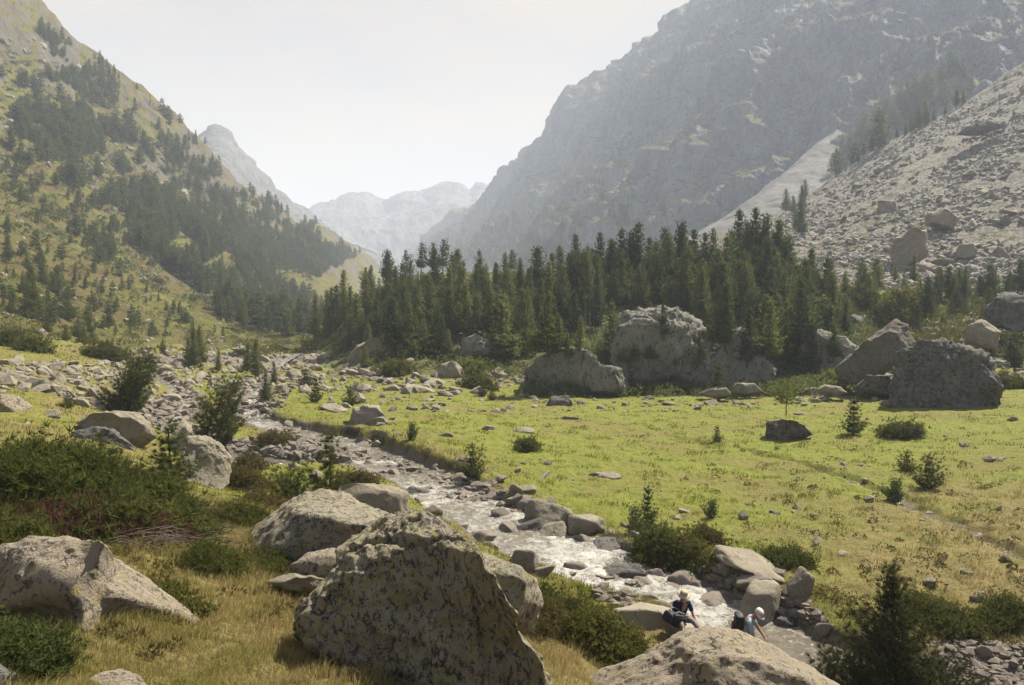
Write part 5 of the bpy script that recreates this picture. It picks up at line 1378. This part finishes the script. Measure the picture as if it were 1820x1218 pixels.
bush('bush', 960, 1125, 90, 60, 'heathery bush at the foot of the tilted boulder', 'heath', 1500, .075, 7, 81, .7, None, 'bush', .2)
bush('bush', 1180, 988, 120, 48, 'reddish tinged bush on the stream bank', 'juniper', 1500, .15, 7, 82, .9, .5, 'bush', .25)
bush('bush', 1235, 1000, 60, 36, 'small green bush at the right end of the reddish bush', 'broadleaf', 800, .09, 6, 83, .6, None, 'bush', .3)
bush('bush', 440, 868, 90, 38, 'rounded heather bush right of the cracked pale boulder', 'heath', 1300, .13, 8, 84, .9, None, 'bush', .22)
bush('bush', 480, 905, 80, 30, 'low heather hummock left of the spreading green pine', 'heath', 1000, .11, 8, 85, .8, None, 'bush', .22)
bush('bush', 1594, 570, 72, 78, 'light green leafy bush below the talus', 'broadleaf_light', 3000, .32, 5, 86, 2.2, None, 'bush', .5, stems=20)
bush('bush', 1340, 622, 60, 46, 'yellowish leafy bush under the pines near the streaky crag', 'broadleaf_light', 1200, .30, 5, 87, 1.8, None, 'bush', .5)
bush('bush', 1120, 1, 1, 1, '', 'heath', 1, .1) if False else None
for i, (px, py, wd, hh, lab, m) in enumerate([
    (490, 792, 60, 16, 'grassy hummock on the gravel bar, right one', 'heath'), (445, 835, 40, 18, 'grassy hummock beside the near channel', 'heath'),
    (1600, 775, 64, 22, 'dark heathery mound in front of the giant boulder', 'juniper'), (935, 800, 22, 12, 'small dark tussock in the left meadow', 'juniper'), (850, 690, 50, 18, 'weedy clump at the meadow edge left of the rock wall', 'broadleaf'),
    (700, 668, 50, 20, 'leafy clump at the left foot of the knoll', 'broadleaf'), (1190, 690, 60, 26, 'leafy clump under the domed cliff', 'broadleaf'), (1480, 690, 40, 22, 'yellowish clump left of the slanting slab', 'broadleaf_light'),
    (830, 665, 40, 30, 'pale green sapling bush below the rounded grey boulder', 'broadleaf_light'), (1690, 640, 60, 16, 'mossy cap of growth behind the giant boulder', 'heath'), (1790, 690, 60, 26, 'yellow green scrub right of the giant boulder', 'broadleaf'),
    (1700, 1120, 110, 32, 'dark mossy hummock above the grey gravel', 'juniper'), (1640, 1090, 120, 40, 'dark mossy bank behind the tall rusty pine', 'juniper'), (1790, 1110, 120, 46, 'mossy bank at the right edge above the gravel', 'juniper'),
    (1255, 965, 60, 22, 'grassy hummock on the bank right of the reddish bush', 'heath'), (1400, 1000, 90, 26, 'overhanging turf clump on the stream bank', 'juniper'), (640, 870, 60, 26, 'heather clump beside the fresh green pine', 'heath'),
    (1670, 235, 1, 1, '', ''), (1530, 540, 50, 26, 'scrub above the smooth sunlit slab', 'juniper'), (1660, 470, 40, 14, 'dark scrub patch low on the talus', 'juniper'), (1516, 322, 30, 10, 'flat dark shrub near the talus crest', 'juniper'), (1475, 340, 22, 10, 'flat shrub left of the one near the talus crest', 'juniper'),
    (190, 640, 70, 22, 'dark green juniper at the edge of the left rapids', 'juniper'), (20, 615, 60, 24, 'dark juniper at the left edge below the hillside pines', 'juniper'), (60, 625, 50, 16, 'juniper patch right of the left edge juniper', 'juniper')]):
    if not lab: continue
    bush('shrub', px, py, wd, hh, lab, m, 700 + int(wd * 6), max(.07, 7 * (hit(px, py)[0].y) / F_PX), 6, 120 + i, None, None, 'shrub', .28, stems=8)

# dead brushwood under the juniper
paths = []
g = np.random.default_rng(91)
h_ = hit(330, 960, ('ground',))
for i in range(170):
    px, py = g.uniform(190, 400), g.uniform(905, 985)
    py = max(py, 880 + (px - 190) * .25)
    hh = hit(px, py, ('ground',))
    a = np.array(hh[0]) - np.array(h_[0]) + np.array([0, 0, g.uniform(0, .22)])
    L_ = g.uniform(.3, .9); th = g.normal(0.1, .5)
    d = np.array([math.cos(th), math.sin(th) * .6, -.12 + g.normal(0, .15)]) * L_
    paths.append(([a, a + d * .5 + np.array([0, 0, .06]), a + d + g.normal(0, .05, 3)], g.uniform(.006, .014), .003))
o = link('dead_brushwood', tubes(paths, M['deadwood'], 'dead_brushwood', 4)); o.location = h_[0]
tag(o, 'tangle of bare purplish brown dead branches below the sprawling juniper', 'dead branches')
# dead standing snags
for i, (px, py, h, lab) in enumerate(((1040, 600, 62, 'bare grey dead pine on the knoll, left of a thinner one'), (1048, 600, 48, 'thinner bare dead pine on the knoll, right of the grey one'))):
    hh = hit(px, py); H = h * hh[0].y / F_PX
    pth = [([(0, 0, -.2), (.05, 0, H * .5), (0, .05, H)], .09, .02)]
    for j in range(14):
        z = H * (.3 + .65 * j / 14); a = j * 2.4; L_ = .5 * (1 - j / 18)
        pth.append(([(0, 0, z), (math.cos(a) * L_, math.sin(a) * L_, z + .12)], .025, .008))
    o = link('dead_tree', tubes(pth, M['greywood'], 'dead_tree')); o.location = hh[0]
    tag(o, lab, 'dead tree')
# bleached log on the meadow
hh = hit(962, 852); pa = P(954, 862, hh[0].y) - np.array(hh[0]); pb = P(976, 838, hh[0].y + .6) - np.array(hh[0])
o = link('driftwood_log', tubes([([pa, (pa + pb) / 2 + np.array([0, 0, .04]), pb], .10, .06)], M['greywood'], 'driftwood_log', 8)); o.location = hh[0]
tag(o, 'short bleached log lying on the meadow near the stream bank', 'log')

# ------------------------------------------------------------------ grass as stuff
def grass(name, N, th0, th1, r0, r1, hfun, width, label, seed, cond=None):
    g = np.random.default_rng(seed)
    th = np.radians(g.uniform(th0, th1, N)); r = np.exp(g.uniform(math.log(r0), math.log(r1), N))
    x, y = np.sin(th) * r, np.cos(th) * r
    cl = g.normal(0, .02, (2, N)) * 1.0
    x += cl[0]; y += cl[1]
    z = gz(x, y); dr = gval(gDRY, x, y); gr = gval(gGRAV, x, y); qm_ = gval(gQM, x, y); qs_ = gval(gQS, x, y)
    p = np.stack([x, y, 0 * x], 1)
    n1 = fbm(p * 1.3, 3, .5, 501); n2 = fbm(p * 4.5, 2, .5, 511)
    ok = (gr < .55) & (qm_ > .25) & (qs_ > .25)
    h, kp = hfun(n1, n2, dr, r, g, qm_)
    ok &= kp
    x, y, z, dr, h, r = (q[ok] for q in (x, y, z, dr, h, r))
    m = len(x)
    a = g.normal(0.4, 1.3, m) ; lean = g.uniform(.15, .7, m)
    dx, dy = np.cos(a) * lean * h, np.sin(a) * lean * h
    b = g.uniform(0, 6.28, m); wx, wy = np.cos(b), np.sin(b)
    W = width * (0.5 + r / 14)
    B = np.stack([x, y, z - .01], 1)
    s = np.stack([wx, wy, 0 * wx], 1) * (W * .5)[:, None]
    mid = B + np.stack([dx * .3, dy * .3, h * .6], 1); tip = B + np.stack([dx, dy, h * g.uniform(.8, 1, m)], 1)
    v = np.stack([B - s, B + s, mid + s * .7, mid - s * .7, tip], 1).reshape(-1, 3)
    i = np.arange(m)[:, None] * 5
    f = np.concatenate([np.stack([i[:, 0], i[:, 0] + 1, i[:, 0] + 2], 1), np.stack([i[:, 0], i[:, 0] + 2, i[:, 0] + 3], 1), np.stack([i[:, 0] + 3, i[:, 0] + 2, i[:, 0] + 4], 1)])
    o = link(name, mesh(name, v, f, M['grass'], False, {'dry': np.repeat(dr, 5)}))
    tag(o, label, None, None, 'stuff')
def h_fore(n1, n2, dr, r, g, q): 
    h = (0.07 + 0.16 * np.clip(n1 + .25, 0, 1) + .12 * np.clip(n2, 0, 1)) * g.uniform(.4, 1.3, len(r)); return h, (n2 > -.45)
def h_mead(n1, n2, dr, r, g, q):
    t = np.clip((n1 - .12) * 3, 0, 1) + np.clip(1 - q / 2.0, 0, 1) * .7
    h = (0.04 + 0.14 * t + .05 * dr) * g.uniform(.5, 1.2, len(r)); return h, (g.random(len(r)) < .35 + t)
grass('dry_grass', 330000, -44, 16, 4.6, 24, h_fore, .006, 'long dry grass of the near bank', 601)
grass('meadow_grass', 300000, -44, 44, 17, 95, h_mead, .010, 'short green meadow grass', 603)

# ------------------------------------------------------------------ people
def skin_mesh(name, verts, edges, radii, mat, parent=None, sub=2, root=0):
    me = bpy.data.meshes.new(name); me.from_pydata([tuple(v) for v in verts], edges, []); me.materials.append(mat)
    o = link(name, me, parent)
    m = o.modifiers.new('skin', 'SKIN'); m.use_smooth_shade = True
    for i, r in enumerate(radii):
        rr = r if isinstance(r, tuple) else (r, r)
        me.skin_vertices[0].data[i].radius = rr
    me.skin_vertices[0].data[root].use_root = True
    s = o.modifiers.new('sub', 'SUBSURF'); s.levels = sub; s.render_levels = sub
    return o
def hand_chain(V, E, Rd, wrist_i, wrist, d, up):
    """palm and five bent fingers growing from the wrist"""
    d = np.array(d, float); d /= np.linalg.norm(d); up = np.array(up, float); up -= d * up.dot(d); up /= np.linalg.norm(up); s = np.cross(d, up)
    palm = wrist + d * .05; V.append(palm); Rd.append((.036, .018)); E.append((wrist_i, len(V) - 1)); pi_ = len(V) - 1
    kn = wrist + d * .085; V.append(kn); Rd.append((.038, .015)); E.append((pi_, len(V) - 1)); ki = len(V) - 1
    for j, (o_, L_) in enumerate(((-.030, .062), (-.010, .075), (.010, .080), (.030, .070))):
        a = kn + s * o_ + d * .012; b = a + d * L_ * .55 - up * .006; c = b + d * L_ * .4 - up * .022
        for q, r in ((a, .0095), (b, .0085), (c, .007)):
            V.append(q); Rd.append(r)
        E.extend([(ki, len(V) - 3), (len(V) - 3, len(V) - 2), (len(V) - 2, len(V) - 1)])
    a = palm - s * .042; b = a + (d * .7 - s * .6) * .035; c = b + d * .028
    for q, r in ((a, .012), (b, .0105), (c, .009)): V.append(q); Rd.append(r)
    E.extend([(pi_, len(V) - 3), (len(V) - 3, len(V) - 2), (len(V) - 2, len(V) - 1)])
def person(label, loc, rz, J, shirt, hat_fn, trousers='trousers', sleeve=0.5):
    """J: joints in metres (local): pelvis, chest, neck, head, shoulders, elbows, hands, hips, knees, ankles, toes"""
    J = {k: np.array(v, float) for k, v in J.items()}
    V, E, Rd = [], [], []
    idx = {}
    def add(k, p, r, par=None):
        V.append(np.array(p, float)); Rd.append(r); idx[k] = len(V) - 1
        if par is not None: E.append((idx[par], idx[k]))
    add('pelvis', J['pelvis'], (.155, .11)); add('waist', (J['pelvis'] + J['chest']) / 2, (.13, .095), 'pelvis'); add('chest', J['chest'], (.165, .11), 'waist')
    add('neckb', J['neck'], .058, 'chest'); hd = J['head'] - J['neck']; hd /= np.linalg.norm(hd)
    add('skull0', J['neck'] + hd * .07, .060, 'neckb'); add('skull', J['head'], (.078, .092), 'skull0'); add('crown', J['head'] + hd * .075, (.066, .078), 'skull')
    for s in ('l', 'r'):
        add('sh' + s, J['sh' + s], .058, 'chest'); add('el' + s, J['el' + s], .042, 'sh' + s); add('wr' + s, J['wr' + s], .028, 'el' + s)
        dd = J['wr' + s] - J['el' + s]
        hand_chain(V, E, Rd, idx['wr' + s], J['wr' + s], dd, np.array([0, 0, 1]) if abs(dd[2]) < .8 * np.linalg.norm(dd) else np.array([1, 0, 0]))
        add('hip' + s, J['hip' + s], .088, 'pelvis'); add('kn' + s, J['kn' + s], .060, 'hip' + s); add('an' + s, J['an' + s], .042, 'kn' + s); add('to' + s, J['to' + s], .036, 'an' + s)
    o = skin_mesh('person', V, E, Rd, M['skin'])
    o.location = loc; o.rotation_euler = (0, 0, rz)
    tag(o, label, 'person')
    # face: nose, ears, eyes, mouth as small shapes on the head
    face = J['face'] / np.linalg.norm(J['face']); side = np.cross(face, hd); side /= np.linalg.norm(side)
    def blob(name, p, r, m):
        v, f = ico(2); link(name, mesh(name, v * np.array(r) + p, f, m), o)
    blob('nose', J['head'] + face * .098 - hd * .01, (.014, .014, .018), M['skin'])
    for sg in (-1, 1):
        blob('ear', J['head'] + side * sg * .080 - hd * .01, (.014, .020, .028), M['skin']); blob('eye', J['head'] + face * .088 + side * sg * .032 + hd * .015, (.011, .011, .008), M['boot'])
    blob('mouth', J['head'] + face * .085 - hd * .05, (.022, .010, .006), M['boot'])
    blob('hair', J['head'] + hd * .035 - face * .02, (.088, .098, .085), M['hair'])
    # shirt
    up_ = lambda a, b, t: a + (b - a) * t
    v = [J['pelvis'] + (J['chest'] - J['pelvis']) * .1, (J['pelvis'] + J['chest']) / 2, J['chest'], up_(J['chest'], J['neck'], .75)]
    e = [(0, 1), (1, 2), (2, 3)]; r = [(.172, .128), (.150, .115), (.185, .128), .075]
    for s in ('l', 'r'):
        v += [J['sh' + s], up_(J['sh' + s], J['el' + s], .5), up_(J['sh' + s], J['el' + s], .85 + sleeve * .1)]; k_ = len(v)
        e += [(2, k_ - 3), (k_ - 3, k_ - 2), (k_ - 2, k_ - 1)]; r += [.074, .064, .060]
    skin_mesh('shirt', v, e, r, M[shirt], o)
    v = [J['pelvis']]; e = []; r = [(.172, .128)]
    for s in ('l', 'r'):
        v += [J['hip' + s], J['kn' + s], up_(J['kn' + s], J['an' + s], .8)]; k_ = len(v)
        e += [(0, k_ - 3), (k_ - 3, k_ - 2), (k_ - 2, k_ - 1)]; r += [.105, .078, .062]
    skin_mesh('trousers', v, e, r, M[trousers], o)
    for s in ('l', 'r'):
        skin_mesh('boot', [J['an' + s], up_(J['an' + s], J['to' + s], .15), J['to' + s]], [(0, 1), (1, 2)], [.056, .055, .048], M['boot'], o)
    hat_fn(o, J['head'], hd, face)
    return o
def lathe(prof, mat, name, parent, centre, axis, n_=24, ecc=1.1, face=None):
    ax = np.array(axis); u = np.cross(ax, [0.1, 1, 0.05]); u /= np.linalg.norm(u); w_ = np.cross(ax, u)
    a = np.linspace(0, 2 * math.pi, n_, endpoint=False)
    V = []
    for r, h in prof: V.append(centre + ax * h + (np.cos(a)[:, None] * u + np.sin(a)[:, None] * w_ * ecc) * r)
    V = np.concatenate(V); m = len(prof)
    i = np.arange(m - 1)[:, None] * n_ + np.arange(n_)[None]; j = np.arange(m - 1)[:, None] * n_ + (np.arange(n_)[None] + 1) % n_
    return link(name, mesh(name, V, np.stack([i, j, j + n_, i + n_], -1).reshape(-1, 4), mat), parent)
def sunhat(o, head, hd, face):
    lathe([(.165, .020), (.170, .026), (.125, .045), (.103, .055), (.100, .10), (.092, .15), (.06, .165), (.001, .168)], M['hat'], 'sun_hat', o, head, hd)
def cap(o, head, hd, face):
    c = lathe([(.100, .0), (.101, .03), (.098, .06), (.085, .095), (.05, .118), (.001, .124)], M['cap'], 'sun_cap', o, head, hd)
    lathe([(.125, -.002), (.122, .010), (.09, .028)], M['cap'], 'cap_brim', o, head + face * .055, hd)

def backpack(label, loc, rot, size=(.17, .12, .26), mat='pack'):
    o = link('backpack', None); o.location = loc; o.rotation_euler = rot
    d, f = ico(5)
    r = (np.sum(np.abs(d) ** 3.2, 1)) ** (-1 / 3.2)
    v = d * r[:, None] * np.array(size)
    v *= (1 + .06 * fbm(v * 9, 3, .5, 3, True))[:, None]
    v[:, 0] *= 1 - .25 * np.clip(v[:, 2] / size[2], 0, 1) ** 2
    link('pack_body', mesh('pack_body', v, f, M[mat]), o)
    v2 = d * r[:, None] * np.array([size[0] * .7, size[1] * .45, size[2] * .5]) + np.array([0, -size[1] * .95, -size[2] * .3])
    link('front_pocket', mesh('front_pocket', v2, f, M[mat]), o)
    v3 = d * r[:, None] * np.array([size[0] * .85, size[1] * .95, size[2] * .22]) + np.array([0, -.01, size[2] * .92])
    link('lid', mesh('pack_lid', v3, f, M[mat]), o)
    for sg in (-1, 1):
        a = [(sg * size[0] * .5, size[1] * .9, size[2] * .8), (sg * size[0] * .62, size[1] * 1.5, size[2] * .45), (sg * size[0] * .62, size[1] * 1.45, -size[2] * .2), (sg * size[0] * .6, size[1] * .9, -size[2] * .7)]
        link('strap', tubes([(a, .018, .014)], M['trousers'], 'strap', 6), o)
    tag(o, label, 'backpack')
    return o

# seated hiker on the slab (facing the camera and slightly right)
slab = next(o for o in SC.objects if o.name == 'rock_slab')
sb = BVHTree.FromPolygons([slab.location + v.co for v in slab.data.vertices], [tuple(p.vertices) for p in slab.data.polygons])
sloc = sb.ray_cast(Vector((0, 0, 0)), Vector(ray(np.float64(1209), np.float64(1108))).normalized())[0]
seatp = sloc + Vector((0, 0, 0.02))
print('SEAT', seatp)
J = dict(pelvis=(0, 0, .12), chest=(.01, -.06, .46), neck=(.015, -.10, .63), head=(.02, -.15, .76), face=(.25, -1, -.35), shl=(-.19, -.07, .55), shr=(.20, -.09, .54), ell=(-.27, -.20, .33), elr=(.25, -.22, .30), wrl=(-.13, -.38, .22), wrr=(.27, -.42, .12),
         hipl=(-.11, -.03, .10), hipr=(.11, -.03, .10), knl=(-.20, -.42, .24), knr=(.15, -.45, .20), anl=(-.22, -.72, .05), anr=(.24, -.80, .02), tol=(-.24, -.88, .02), tor=(.33, -.92, -.01))
person('person sitting on the pale slab in a navy shirt and straw coloured hat', Vector(seatp), R(12), J, 'navy', sunhat).scale = (.88, .88, .88)
bp = seatp + Vector((-.16, -.36, .18))
backpack('dark backpack lying in the lap of the seated hiker', Vector(bp) + Vector((-.02, 0, .05)), (R(68), R(12), R(-62)), (.17, .13, .27))
# bending hiker at the water's edge
fp = P(1331, 1160, 19.0)
base = Vector((fp[0] - .42, 17.7, -7.98))
J = dict(pelvis=(-.10, .02, .86), chest=(.02, -.02, 1.20), neck=(.12, -.05, 1.35), head=(.20, -.10, 1.45), face=(.55, -.45, -.75), shl=(-.02, -.20, 1.27), shr=(.10, .15, 1.27), ell=(.03, -.30, 1.00), elr=(.27, .18, 1.05), wrl=(.24, -.32, .88), wrr=(.38, .05, .86),
         hipl=(-.12, -.10, .83), hipr=(-.09, .12, .83), knl=(.05, -.16, .46), knr=(.08, .16, .46), anl=(-.08, -.16, .09), anr=(-.02, .18, .09), tol=(.10, -.18, .03), tor=(.16, .2, .03))
person('person bending over at the water in a pale blue shirt and light cap', base, R(0), J, 'blue_shirt', cap)
backpack('dark backpack worn by the bending hiker', base + Vector((-.21, 0, 1.16)), (0, R(18), R(-90)), (.15, .10, .25))

# ------------------------------------------------------------------ haze
zt = 540.0
bpy.ops.mesh.primitive_cube_add(size=1)
hz = bpy.context.object
hz.name = 'haze'
hz.scale = (7600, 7600, zt + 26)
hz.location = (0, 0, (zt - 26) / 2)
m = bpy.data.materials.new('valley_haze'); m.use_nodes = True
t = m.node_tree; t.nodes.clear()
o_ = t.nodes.new('ShaderNodeOutputMaterial'); pv = t.nodes.new('ShaderNodeVolumePrincipled')
pv.inputs['Color'].default_value = (0.77, 0.84, 1.0, 1)
pv.inputs['Density'].default_value = HAZE
pv.inputs['Anisotropy'].default_value = 0.1
t.links.new(pv.outputs[0], o_.inputs['Volume'])
hz.data.materials.append(m)
tag(hz, 'thin bluish haze filling the valley', None, None, 'stuff')
